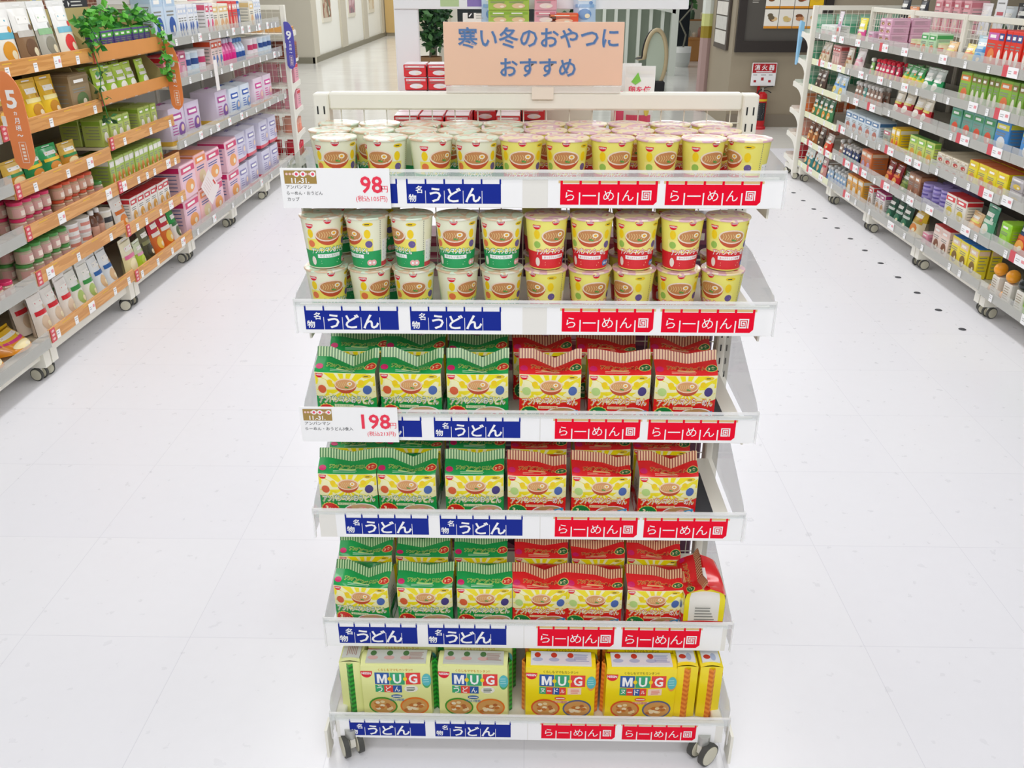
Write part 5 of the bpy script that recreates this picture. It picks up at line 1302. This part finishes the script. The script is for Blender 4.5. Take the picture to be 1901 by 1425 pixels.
fill('L', 'A', 3, [('ochre', 2), ('dark_seaweed', 1), ('ochre', 1), ('dark_seaweed', 1)], BF)
fill('L', 'A', 4, [('lime_pouch', 4), ('amber_long', 2)], BF)
fill('L', 'A', 5, [('zip_brown', 2), ('zip_orange', 2)], BF)
# diapers
fill('L', 'C1', 3, [('sky_tall', 2, 1), ('white_slim', 6, 1, 1, .003)], DG)
fill('L', 'C2', 3, [('bunny_slim', 2), ('cream_box', 3, 1, 1, .003), ('red_slim', 3), ('blue_slim', 1)], DG)
fill('L', 'C3', 3, [.1, ('cream_box', 1), ('white_slim', 3)], DG)
fill('L', 'C1', 2, [.03, ('pink_box', 2), ('rose_box', 1), ('sky_tin', 2, 2), ('white_tin', 1, 1), ('coral_pack', 1)], DG)
fill('L', 'C2', 2, [('coral_pack', 3), ('magenta_bottle', 4, 2), ('blue_bottle', 3, 2)], DG)
fill('L', 'C3', 2, [('white_tin', 2), ('sky_tin', 3)], DG)
fill('L', 'C1', 1, [('lilac_pack', 3)], DG)
fill('L', 'C2', 1, [('lilac_pack', 1), ('blue_pack', 2)], DG)
fill('L', 'C3', 1, [('orange_pack', 3, 1, 1)], DG)
fill('L', 'C1', 0, [('nappy_box', 1, 1, 2), ('nappy_box_b', 1, 1, 2), ('nappy_box', 1, 1, 2)], DG)
fill('L', 'C2', 0, [('nappy_box', 1, 1, 2), ('red_pack', 1, 1, 2), ('red_pack', 1, 1, 2)], DG)
fill('L', 'C3', 0, [('red_pack', 3, 1, 2)], DG)
# snacks: (shelf, kind, count, rows, tiers, photograph point of the far edge); goods run from there towards the camera
def lay(shelf, rows_):
    last = 99.0
    for key, n, rows, tiers, u, v in rows_:
        k = KINDS[key]; y = min(at(u, v, x=2.385).y, last, 7.67)
        for i in range(n):
            for nm, (a, b) in RB.items():                     # keep clear of the joints between bays
                if y - k['w'] < b - .004 < y: y = b - .012
            if y - k['w'] < 3.5: break
            bay = [nm for nm, (a, b) in RB.items() if a <= y - k['w'] / 2 <= b]; z = RZS[bay[0] if bay else 'D1'][shelf] + .0148
            for rr in range(rows):
                for t in range(tiers):
                    x = XF['R'] + .022 + k['d'] / 2 + rr * (k['d'] + .012) + .008 * rg.random() * (t == 0)
                    place(key, (x, y - k['w'] / 2, z + t * (k['h'] + .0015)), RZ['R'] + math.radians(rg.uniform(-4, 4) * (.2 if k['cat'] == 'carton' else 1)), SN, SW6[shelf], rr, t, -y + rr * 1e-4, tilt=math.radians(-rg.uniform(3, 10)) * (k['cat'] == 'pouch'))
            y -= k['w'] + .006
        last = y


lay(5, [('white_green', 2, 1, 1, 1512, 30), ('lilac_card', 1, 1, 1, 1548, 30), ('pink_yellow', 1, 1, 1, 1590, 45), ('mauve_cup', 1, 2, 2, 1618, 50), ('pink_stack', 2, 2, 4, 1636, 55), ('cream_tub', 2, 1, 1, 1688, 78), ('green_cup', 2, 1, 1, 1706, 75), ('cream_tub', 1, 1, 1, 1735, 80), ('peach_bag', 1, 1, 1, 1752, 88), ('sun_bag', 1, 1, 1, 1775, 88), ('sky_bag', 1, 1, 1, 1797, 85), ('red_picture', 1, 1, 1, 1815, 90), ('red_snack', 5, 2, 1, 1842, 92), ('red_picture', 1, 1, 1, 1880, 100), ('red_snack', 6, 2, 1, 1900, 110)])
lay(4, [('cream_snack', 2, 1, 1, 1522, 92), ('dusk_pink', 3, 1, 1, 1548, 95), ('cream_snack', 1, 1, 1, 1570, 100), ('rose_white', 1, 1, 1, 1585, 105), ('green_spout', 1, 1, 1, 1618, 112), ('red_spout', 6, 2, 1, 1626, 118), ('sunny', 3, 2, 1, 1664, 128), ('green_white', 2, 1, 1, 1708, 142), ('green_picture', 1, 1, 1, 1784, 165), ('green_snack', 5, 1, 1, 1802, 170), ('green_picture', 1, 1, 1, 1832, 178), ('green_snack', 2, 1, 1, 1855, 182), ('wood_flat', 1, 1, 2, 1878, 195), ('brown_snack', 4, 1, 1, 1895, 200)])
lay(3, [('dark_brown', 2, 1, 1, 1512, 145), ('blue_fruit', 2, 1, 1, 1545, 155), ('white_spout', 2, 2, 1, 1588, 165), ('teal_spout', 1, 2, 1, 1600, 170), ('white_spout', 4, 2, 1, 1608, 172), ('red_white', 2, 1, 1, 1655, 195), ('red_white', 2, 1, 1, 1690, 205), ('rainbow_tall', 2, 1, 1, 1765, 240), ('rainbow_tall', 2, 1, 1, 1800, 250), ('blue_yellow', 2, 1, 1, 1835, 262), ('blue_plain', 3, 1, 1, 1880, 275)])
lay(2, [('leafy', 4, 1, 1, 1506, 205), ('blue_print', 5, 1, 1, 1570, 228), ('grey_pink', 1, 1, 1, 1640, 255), ('yellow_slim', 2, 1, 1, 1656, 262), ('lemon_flat', 1, 1, 1, 1668, 270), ('lime_book', 3, 1, 1, 1690, 275), ('wood_flat', 4, 1, 2, 1722, 290), ('yellow_kid', 4, 2, 1, 1768, 320), ('grey_flat', 3, 1, 2, 1850, 350)])
lay(1, [('brown_orange', 2, 1, 1, 1498, 250), ('dark_brown', 1, 1, 1, 1516, 258), ('red_bag', 1, 1, 1, 1528, 268), ('white_spout', 1, 2, 1, 1557, 285), ('navy_spout', 5, 2, 1, 1563, 290), ('orange_print', 2, 2, 1, 1598, 305), ('red_fold', 2, 1, 1, 1640, 322), ('olive_bag', 1, 1, 1, 1662, 332), ('brown_snack', 2, 1, 1, 1688, 340), ('purple_tin', 3, 2, 3, 1706, 352), ('red_kid', 2, 1, 1, 1740, 375), ('peach_bag', 1, 1, 1, 1780, 395), ('teal_bag', 1, 1, 1, 1815, 412), ('lime_solid', 1, 1, 1, 1836, 425), ('red_navy', 4, 1, 1, 1860, 435)])
lay(0, [('teal_white', 4, 1, 1, 1484, 305), ('pink_soft', 1, 1, 1, 1518, 335), ('sky_spout', 6, 3, 1, 1533, 342), ('yellow_orange', 3, 2, 1, 1570, 368), ('white_red', 1, 2, 1, 1608, 390), ('white_magenta', 2, 2, 1, 1622, 398), ('forest_bag', 3, 1, 1, 1638, 408), ('cream_bread', 1, 1, 1, 1668, 425), ('pink_cup', 1, 1, 1, 1712, 455), ('choco_white', 2, 2, 1, 1728, 465), ('yellow_blue', 3, 2, 1, 1762, 485), ('orange_ball', 2, 1, 1, 1832, 540), ('black_ball', 1, 1, 1, 1868, 565), ('lime_solid', 2, 1, 1, 1885, 580)])

# goods on the rear shelves of the middle stand
RS = 'noodle stand rear'
for k in range(2):
    tag(B().box(-.30 + k * .35, .02 + k * .35, YP + .035, YP + .30, 1.1905, 1.275, C('#b9935c', .6, noise=.05, scale=14), .002).obj('cardboard_riser'), ['brown cardboard riser under the red rice boxes', 'brown cardboard riser under the far end of the red boxes'][k], 'cardboard box') if k == 0 else None
for k in range(6):
    for rr in range(4):
        for t in range((2, 2, 2, 1, 2, 1)[k] + (rr > 1) + (2 if rr == 3 and k < 2 else 0)):
            place('red_rice_box', (-0.268 + k * 0.0555, YP + 0.07 + rr * 0.0655, 1.2755 + t * .0295), math.radians(rg.uniform(-2, 2)), RS, 'upper shelf', rr, t, -k)
for zz, sw in ((.8856, 'second level'), (.6306, 'third level'), (.3706, 'fourth level'), (.0906, 'bottom deck')):
    for k in range(6): place('purple_back' if (k + int(zz * 10)) % 3 else 'rose_box', (-0.365 + k * 0.149, YP + .12, zz), 0.0, RS, sw, 0, 0, -k)

# ------------------------------------------------------------------ age tags, boards, ivy and trays of the left row
def blade_tag(y, x0, col, num, label, zt=1.285, zb=0.912, wd=0.075, x_face=None):
    r = empty('age_tag', (x0, y, zb)); tag(r, label, 'shelf tag'); H = zt - zb; n = 14
    pts = [(0, 0.03), (0, H - 0.005), (0.012, H)] + [(wd * (0.35 + 0.65 * math.sin(math.pi / 2 * k / n)), H - H * 0.32 * (k / n) ** 1.6) for k in range(1, n + 1)] + [(wd, H * 0.35), (wd * .97, H * 0.14), (wd * .8, 0.02), (wd * .5, 0), (wd * .2, 0.006)]
    b = B().prism(pts, lambda u, v, o: Vector((u, -0.0015 + o, v)), C(col, .45), 0.004)
    b.obj('plate', r)
    f = plane_y(-0.002); b = B(); c = wd * .52
    b.stamp(f, T(num, c - .004, H * .72, h=H * .17, off=.03), PAPER)
    for k, ch in enumerate(('ヵ', '月', '頃')): b.stamp(f, T(ch, c, H * (.58 - k * .075), h=H * (.035 if k == 0 else .055), off=.02), PAPER)
    b.stamp(f, T('〜', c, H * .355, w=.022, off=.02, h=.008), PAPER)
    x0_, x1_, y0_, y1_ = c - .014, c + .014, H * .07, H * .29
    for q in ((x0_, y0_, x0_ + .002, y1_), (x1_ - .002, y0_, x1_, y1_), (x0_, y0_, x1_, y0_ + .002), (x0_, y1_ - .002, x1_, y1_)): b.stamp(f, R(*q), C('#f8e2d2', .5))
    for k in range(5): b.stamp(f, R(c - .006, H * (.10 + .035 * k), c + .006, H * (.122 + .035 * k)), C('#f8e2d2', .5))
    b.obj('lettering', r)
    B().box(-.012, 0.004, -.004, .006, H * .45, H * .55, C('#e8e8e4', .4)).obj('clip', r)
    return r


blade_tag(3.462, -2.048, '#ea8a52', '5', 'orange month tag numbered five where the wood-look strips begin', wd=.088)
blade_tag(5.215, -2.083, '#ec8b4c', '5', 'orange month tag numbered five beside the lime cartons and ivy')
blade_tag(7.75, -2.052, '#5a56b4', '9', 'purple month tag numbered nine at the corridor end of the gondola')

BRICK = bpy.data.materials.new('printed_brick'); BRICK.use_nodes = True
_nt = BRICK.node_tree; _br = _nt.nodes.new('ShaderNodeTexBrick'); _tc = _nt.nodes.new('ShaderNodeTexCoord'); _mp = _nt.nodes.new('ShaderNodeMapping'); _mp.inputs['Rotation'].default_value = (math.pi / 2, 0, math.pi / 2)
_sx = _nt.nodes.new('ShaderNodeSeparateXYZ'); _cx = _nt.nodes.new('ShaderNodeCombineXYZ')
_nt.links.new(_tc.outputs['Object'], _sx.inputs[0]); _nt.links.new(_sx.outputs['Y'], _cx.inputs['X']); _nt.links.new(_sx.outputs['Z'], _cx.inputs['Y']); _nt.links.new(_cx.outputs[0], _br.inputs['Vector'])
_br.inputs['Color1'].default_value = (*lin('#8c5140'), 1); _br.inputs['Color2'].default_value = (*lin('#7a4434'), 1); _br.inputs['Mortar'].default_value = (*lin('#c9ae98'), 1)
_br.inputs['Scale'].default_value = 1; _br.inputs['Brick Width'].default_value = .06; _br.inputs['Row Height'].default_value = .026; _br.inputs['Mortar Size'].default_value = .0025
_nt.links.new(_br.outputs['Color'], _nt.nodes['Principled BSDF'].inputs['Base Color'])
r = tag(B().box(-2.47, -2.462, 4.25, 5.32, 1.395, 1.85, BRICK).obj('brick_board'), 'brick-print backing board above the zip pouches of baby snacks', 'display board')
b = B(); fx = plane_x(-2.4615, 1)
b.stamp(fx, E(4.66, 1.545, .06, .085, 18), C('#e2dc9a', .5)); b.stamp(fx, E(4.65, 1.585, .022, .02, 10), C('#d9a06a', .5), .0006); b.stamp(fx, E(4.645, 1.52, .022, .025, 10), C('#a8b8cc', .5), .0006); b.stamp(fx, E(4.69, 1.55, .012, .03, 10), C('#8a9a5a', .5), .0006); b.stamp(fx, E(4.53, 1.54, .05, .1, 12), C('#b8a890', .5), .0004)
b.obj('sticker', r)
r = tag(B().box(-2.455, -2.44, 4.76, 5.16, 1.415, 1.75, C('#2b2d36', .5), .002).obj('chalkboard'), 'small black notice board with coloured headings on the brick print', 'notice board')
b = B(); fx = plane_x(-2.4398, 1)
for k, (ya, yb, z, h) in enumerate(((4.80, 4.91, 1.555, '#c9bf4a'), (4.99, 5.10, 1.565, '#b8488a'), (4.82, 4.9, 1.61, '#8ab06a'))): b.stamp(fx, R(ya, z, yb, z + .03), C(h, .5))
b.stamp(fx, bars(4.79, 1.535, 4.92, 6, .017, .006, 3), C('#cfcfca', .5)); b.stamp(fx, bars(4.97, 1.545, 5.13, 5, .018, .006, 5), C('#e6e6e0', .5)); b.stamp(fx, P([(4.935, 1.50), (4.955, 1.485), (4.935, 1.47)]), PAPER)
b.obj('chalk_print', r)

# cardboard trays with the ivy
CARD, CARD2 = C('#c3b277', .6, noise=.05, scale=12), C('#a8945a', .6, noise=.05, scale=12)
for (z, zb, nm, lab) in ((1.251, 1.405, 'cardboard_tray', 'cardboard display tray of purple sprout cartons under the ivy'), (1.056, 1.225, 'cardboard_tray', 'cardboard display tray of lime and white pouches')):
    r = empty(nm, (-2.09, 4.79, z)); tag(r, lab, 'display tray', 'cardboard trays')
    B().box(-.365, -.345, -.41, .41, 0, zb - z + (.06 if z > 1.2 else 0), CARD).obj('back_board', r)
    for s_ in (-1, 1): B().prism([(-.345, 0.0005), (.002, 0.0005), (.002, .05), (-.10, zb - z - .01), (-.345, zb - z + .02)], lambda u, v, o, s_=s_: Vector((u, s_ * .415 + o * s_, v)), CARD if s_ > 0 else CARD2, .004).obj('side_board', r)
    B().box(.0082, .011, -.42, .42, -.01, .062 if z > 1.2 else .048, C('#d9924a', .5, noise=.05, scale=9)).obj('front_board', r)
r = empty('cardboard_divider', (-2.13, 4.325, 1.036)); tag(r, 'tan cardboard end divider next to the yellow pouches', 'divider')
B().prism([(-.3, 0), (0.02, 0), (-.03, .1), (-.06, .185), (-.3, .185)], lambda u, v, o: Vector((u, o, v)), CARD, .005).obj('side_board', r); B().prism([(-.3, .226), (0.02, .226), (-.04, .31), (-.3, .37)], lambda u, v, o: Vector((u, o, v)), CARD, .005).obj('upper_board', r)
IVY = [C('#4aa032', .4), C('#63bb3c', .4), C('#2f7a32', .45)]
r = empty('ivy_garland', (-2.09, 4.8, 1.3)); tag(r, 'bright green artificial ivy trailing over the cardboard tray', 'garland')
path = [(.03, -.40, .02), (-.02, -.36, .10), (-.10, -.2, .115), (-.11, 0, .125), (-.10, .2, .12), (-.02, .34, .12), (.03, .375, .05), (.032, .38, -.06), (.03, .375, -.15), (.032, .38, -.22)]
B().tube(path, .003, IVY[2], 5).obj('vine', r); b = B()
for i in range(len(path) - 1):
    for t in (0, .33, .66):
        p = Vector(path[i]).lerp(Vector(path[i + 1]), t); leaf_cluster(b, p, .055 if i in (1, 2, 3, 4) else .03, 16 if i in (1, 2, 3, 4) else 5, .05, IVY, i * 7 + int(t * 10))
b.obj('foliage', r)
r = empty('ivy_garland', (-2.07, 4.345, 1.25)); tag(r, 'dark green ivy strand hanging between the two wood-look bays', 'garland')
pts = [(0, 0, .05), (.01, .01, -.05), (0, -.005, -.15), (.01, .005, -.27)]; B().tube(pts, .0025, IVY[2], 5).obj('vine', r); b = B()
for k, q in enumerate(pts): leaf_cluster(b, q, .03, 7, .04, [IVY[2], LEAFS[0]], 70 + k)
b.obj('foliage', r)

# extra upper shelf of the left row with wide white boxes
for (ya, yb, z, key, n, lab) in ((4.40, 5.2, 1.425, 'white_wide', 4, 'upper white wall shelf above the cardboard trays'),):
    pass
US = 'upper ledge'
r = empty('upper_ledge', (-2.44, 6.5, 1.45)); tag(r, 'white upper ledge along the diaper gondolas carrying wide cartons', 'ledge')
B().box(-.02, .22, -1.26, 1.22, 0, .02, IVORY).obj('shelf_board', r)
for y in (-1.2, 0, 1.2): B().box(-.02, .2, y - .01, y + .01, -.04, 0, IVORY).obj('bracket', r)
for k, key in enumerate(('white_wide', 'cream_box', 'cream_box', 'white_wide', 'pink_box', 'white_wide', 'cream_box', 'pink_box', 'white_wide', 'white_wide')):
    place(key, (-2.33, 5.4 + k * .235, 1.4705), RZ['L'] + math.radians(rg.uniform(-3, 3)), DG, US, 0, 0, -k)
r = empty('upper_ledge', (-2.76, 4.9, 1.43)); tag(r, 'white ledge behind the brick-print board with white cartons', 'ledge')
B().box(-.02, .18, -.3, .62, 0, .02, IVORY).obj('shelf_board', r); B().box(-.06, -.02, -.3, .62, -1.43, .3, IVORY).obj('back_upright', r)
for k in range(2): place('white_wide', (-2.68, 5.28 + k * .17, 1.4505), RZ['L'], BF, US, 0, 0, -k)

# white price leaflet leaning on the pink boxes
b = B().box(-.075, .075, -.001, .001, 0, .17, C('#f3e9e6', .5))
for k in range(5): b.stamp(plane_y(-.0012), R(-.055 + k * .02, .07, -.0535 + k * .02, .15), C('#c86a6a', .5))
b.stamp(plane_y(-.0012), R(.05, .05, .065, .09), C('#d8403a', .5))
r = tag(b.obj('leaflet', None, (-2.065, 5.66, .31)), 'tilted white leaflet with red lines on the pink boxes', 'leaflet'); r.rotation_euler = (0, math.radians(-38), math.radians(80))
r = tag(B().box(-.0015, .0015, -.03, .03, 0, .19, C('#f4efec', .5)).obj('leaflet', None, (-2.062, 5.985, .935)), 'narrow white paper slip hanging before the diaper packs', 'leaflet')


# ------------------------------------------------------------------ end caps facing the mall
def end_cap(x0, x1, y, label, side, goods, label_strip=None):
    r = empty('end_gondola', (0, y, 0)); tag(r, label, 'shop gondola'); xs = x0 if side == 'R' else x1
    for x in (x0, x1): B().box(x - .02, x + .02, -.02, .02, .06, 1.41, IVORY, .003).obj('post', r)
    B().box(x0, x1, -.015, .015, 1.375, 1.41, IVORY).obj('top_rail', r)
    b = B(); n = int((x1 - x0) / .05)
    for k in range(1, n): b.box(x0 + k * .05 - .0012, x0 + k * .05 + .0012, -.001, .002, .1, 1.38, IVORY)
    for k in range(26): b.box(x0, x1, -.002, .001, .1 + k * .05 - .0012, .1 + k * .05 + .0012, IVORY)
    b.obj('wire_mesh', r)
    for i, z in enumerate((.14, .34, .54, .76, .96, 1.17)):
        s = B().box(x0 + .02, x1 - .02, .02, .36, z, z + .014, IVORY).obj('shelf', r); B().box(x0 + .01, x1 - .01, .36, .366, z - .01, z + .045, C('#e6e6e0', .4)).obj('price_rail', s)
        for x in (x0, x1):
            cv = [(.02, z + .01), (.34, z + .035), (.36, z + .03), (.36, z - .008), (.30, z - .012)] + [(.30 - .24 * math.sin(a), z - .012 - .10 * (1 - math.cos(a))) for a in [math.pi / 2 * k / 6 for k in range(1, 7)]] + [(.02, z - .12)]
            B().prism(cv, lambda u, v, o, x=x: Vector((x - .004 + o, u, v)), IVORY, .008).obj('bracket', s)
    for x in (x0 + .03, x1 - .03):
        c = caster(x, .045, 1.1, r, Vector((0, 0, 0))); c = caster(x, .3, .4, r, Vector((0, 0, 0))); B().box(x - .02, x + .02, -.015, .33, .06, .10, IVORY).obj('base_foot', r)
    return r


end_cap(2.335, 3.2, 7.74, 'white wire-backed end gondola by the brown wall', 'R', None); end_cap(-2.9, -2.06, 7.795, 'white wire-backed end gondola by the corridor', 'L', None)
kp('green_pack', 'glossy green', .16, .15, .08, '#5aa884', '#9ccab0', '#d8f0d8', '#f0f4e8'); kp('orange_pk', 'glossy orange-red', .15, .14, .07, '#e8783a', '#f0a070', '#f4e0c8', '#d83a3a'); kp('crimson_pk', 'crimson', .15, .12, .07, '#c81a2c', '#e84a5a', '#f0d0d0', '#f4c8a0'); kp('pink_net', 'salmon pink', .15, .13, .07, '#f0a08a', '#f4b8a4', '#e8785a', '#f4d8c8'); kc('rust_box', 'rust brown', .18, .14, .12, '#8a4a3a', '#7a3c30', '#a86a50', '#c8a890')
kc('price_stack', 'orange and olive', .22, .05, .12, '#e0a860', '#d8985a', '#c8843a', '#a89a5a')
for x0, run, ks_ in ((2.36, 'end gondola by brown wall', ('crimson_pk', 'pink_net', 'orange_pk', 'green_pack', 'green_pack', 'green_pack')), (-2.86, 'end gondola by corridor', ('crimson_pk', 'pink_net', 'pink_box', 'pink_box', 'rust_box', 'price_stack'))):
    for i, z in enumerate((.14, .34, .54, .76, .96, 1.17)):
        k = KINDS[ks_[i]]; n = int(.78 / (k['w'] + .015))
        for j in range(n):
            for rr in range(1 if k['d'] > .1 else 2):
                y = (7.74 if x0 > 0 else 7.795) + .32 - k['d'] / 2 - rr * (k['d'] + .02)
                place(ks_[i], (x0 + .02 + (j + .5) * (.80 / n), y, z + .0145), math.pi, run, SW6[i], rr, 0, -j)
r = tag(B().prism([(0, 0), (.012, .02), (.03, .30), (.03, .34), (.0, .355), (-.006, .3)], lambda u, v, o: Vector((2.32 + u, 8.04 + o, .93 + v)), C('#8fc4e8', .4), .05).obj('age_tag'), 'pale blue month tag clipped to the end gondola bracket by the wall', 'shelf tag')

# ------------------------------------------------------------------ reverse side behind the snack gondola
r = empty('reverse_ledge', (3.0, 6.0, 1.25)); tag(r, 'white ledge of the next aisle behind the snack gondola', 'ledge')
B().box(-.12, .28, -2.4, 1.66, 0, .02, IVORY).obj('shelf_board', r)
for y in (-2.3, -.5, 1.6): B().box(-.13, -.10, y - .015, y + .015, -1.25, .1, IVORY).obj('post', r)
kp('black_mitt', 'black', .16, .20, .06, '#24262a', '#30323a', '#4a4a50', '#3a3c40'); kp('grey_mitt', 'charcoal', .17, .19, .07, '#6a625c', '#7a7068', '#c8b89a', '#5a524c'); kp('white_leaf', 'white and leaf-green', .15, .18, .06, '#e8ecec', '#dfe6ea', '#8ac04a', '#3a5a3a'); kp('gold_leaf', 'golden yellow', .16, .20, .05, '#f0cc1a', '#f4d83a', '#e8b80a', '#f8e87a'); kc('rose_carton', 'rose pink', .13, .20, .12, '#eab0b8', '#e49aa6', '#d8808c', '#f4d4d8')
kp('white_plain', 'plain white', .15, .19, .05, '#eef0f4', '#f4f4f6', '#d8dce8', '#e0e4ee')
NA = 'next-aisle ledge'
seq = ['black_mitt', 'orange_pk', 'black_mitt', 'white_wide', 'rose_carton', 'rose_carton', 'rose_carton', 'rose_carton', 'white_plain', 'cream_snack', 'white_leaf', 'black_mitt', 'grey_mitt', 'black_mitt', 'grey_mitt', 'white_plain', 'gold_leaf', 'white_plain', 'grey_mitt', 'black_mitt', 'gold_leaf']
y = 7.68
for k, key in enumerate(seq):
    q = KINDS[key]; y -= q['w'] + .02
    if y < 3.7: break
    place(key, (3.0, y + q['w'] / 2, 1.2705), RZ['R'] + math.radians(rg.uniform(-8, 8)), NA, 'upper row', 0, 0, -y)
for k, y in enumerate((5.86, 5.02)):
    r = tag(B().box(2.90, 2.904, y - .06, y + .06, 1.3, 1.56, C('#e9ebee', .5)).obj('notice_card', None), ['white notice card with one red bar above the pink cartons', 'white notice card with black lines between the dark pouches'][k], 'notice card', 'notice cards')
    B().box(2.898, 2.906, y - .004, y + .004, 1.2705, 1.3, IVORY).obj('stem', r); g = B(); fx = plane_x(2.8998, -1)
    if k == 0: g.stamp(fx, R(y - .04, 1.40, y + .04, 1.42), C('#c8606a', .5))
    g.stamp(fx, bars(y - .04, 1.50, y + .045, 4 if k else 2, .035, .008, 4), DARK if k else C('#8a8a8a', .5)); g.obj('print', r)

# ------------------------------------------------------------------ behind the noodle stand
WF = C('#eef0f2', .45)
zr = 1.1904; yb = YP + .385; L1, L2 = at(735, 100, y=yb).x, at(779, 100, y=yb).x; H1, H2 = at(735, 10, y=yb).x, at(1278, 10, y=yb).x; zh = at(1000, 17, y=yb).z
r = empty('poster_frame', (0, yb, zr)); tag(r, 'white poster frame standing on the rear shelf behind the peach sign', 'poster frame')
B().box(L1, L2, 0, .02, 0, zh - zr + .12, WF, .002).obj('upright', r)
b = B().box(L1 + .001, H2, -.006, .026, zh - zr, zh - zr + .09, WF, .002); b.stamp(plane_y(-.0062), R(L1 + .115, zh - zr + .006, L1 + .16, zh - zr + .08), C('#b7cf9a', .5)); b.stamp(plane_y(-.0062), R(L1 + .18, zh - zr + .006, L1 + .23, zh - zr + .08), C('#8a74b8', .5)); b.obj('header', r)
B().box(0.01, .03, .0, .02, 0, zh - zr, WF).obj('middle_upright', r)
kp('noodle_veg', 'white egg-noodle', .068, .235, .045, '#f6f4ec', '#f8f8f6', '#e8547a', '#f0dc6a')
for k, (u, dy) in enumerate(((1163, .0), (1188, -.07))):
    p = at(u, 150, y=YP + .22 + dy); o = place('noodle_veg', (p.x, YP + .22 + dy, zr + .0002), math.radians(6 - 10 * k), RS, 'upper shelf', 0, 0, k)
    if k == 1:
        b = B(); f = shade_fn(.068, .235, .045); q = lambda u, v, o: f(u, v, o + .0012); b.stamp(q, T('卵を使', 0, .185, w=.05, off=.02), C('#e8305a', .4)); b.stamp(q, T('いた', .008, .168, w=.024), C('#e8305a', .4)); b.stamp(q, P([(-.02, .202), (-.005, .222), (.002, .204), (-.01, .196)]), C('#7ac83a', .4)); b.obj('front_print', o)
yr = YP + .34; za = at(990, 44, y=yr).z
kc('lime_flat', 'flat lime-print', .052, .028, .05, '#a8c850', '#b4d05a', '#8ab83a', '#e8c8a0'); kc('rosy_flat', 'flat pink-print', .052, .028, .05, '#e4a8b4', '#e8b4c0', '#d87a8a', '#f0e0d8'); kp('sky_pack', 'pale blue clear', .055, .075, .03, '#b4cce4', '#c8dcee', '#8ab0d8', '#6a94c8'); kc('red_tray', 'low vermilion', .07, .022, .05, '#e85a34', '#ec6a44', '#f08a5a', '#f4c0a0')
tag(B().box(at(905, 44, y=yr).x, at(1105, 44, y=yr).x, yr - .035, yr + .035, zr, za, C('#d9d4c6', .6), .002).obj('cardboard_riser'), 'pale cardboard riser behind the peach sign', 'cardboard box')
for k, (u, key, n) in enumerate(((928, 'lime_flat', 2), (962, 'lime_flat', 3), (912, 'sky_pack', 1), (1045, 'red_tray', 1), (1085, 'sky_pack', 1), (1012, 'rosy_flat', 2))):
    p = at(u, 44, y=yr); kk = KINDS[key]
    for t in range(n):
        place(key, (p.x + (.003 if k == 2 else 0), yr + (.018 if key == 'sky_pack' else -.006), za + .0003 + t * (kk['h'] + .002)), 0, RS, 'riser', 0, t, k)
r = tag(B().box(at(864, 60, y=YP + .31).x, at(897, 60, y=YP + .31).x, YP + .232, YP + .238, zr, at(864, 22, y=YP + .31).z, C('#eceae2', .5), .001).obj('pictogram_card'), 'small white card with a black square pictogram behind the peach sign', 'card')
p = at(873, 29, y=YP + .23); g = B(); f = plane_y(YP + .2318); g.stamp(f, R(p.x - .006, p.z - .006, p.x + .008, p.z + .008), BLACK); g.stamp(f, P([(p.x - .002, p.z - .003), (p.x + .004, p.z + .004), (p.x + .002, p.z + .005), (p.x - .004, p.z - .001)]), PAPER, .0005); g.stamp(f, bars(p.x + .013, p.z + .004, p.x + .03, 3, .005, .0015, 2), C('#9a9a94', .5)); g.obj('pictogram', r)

finish_labels()
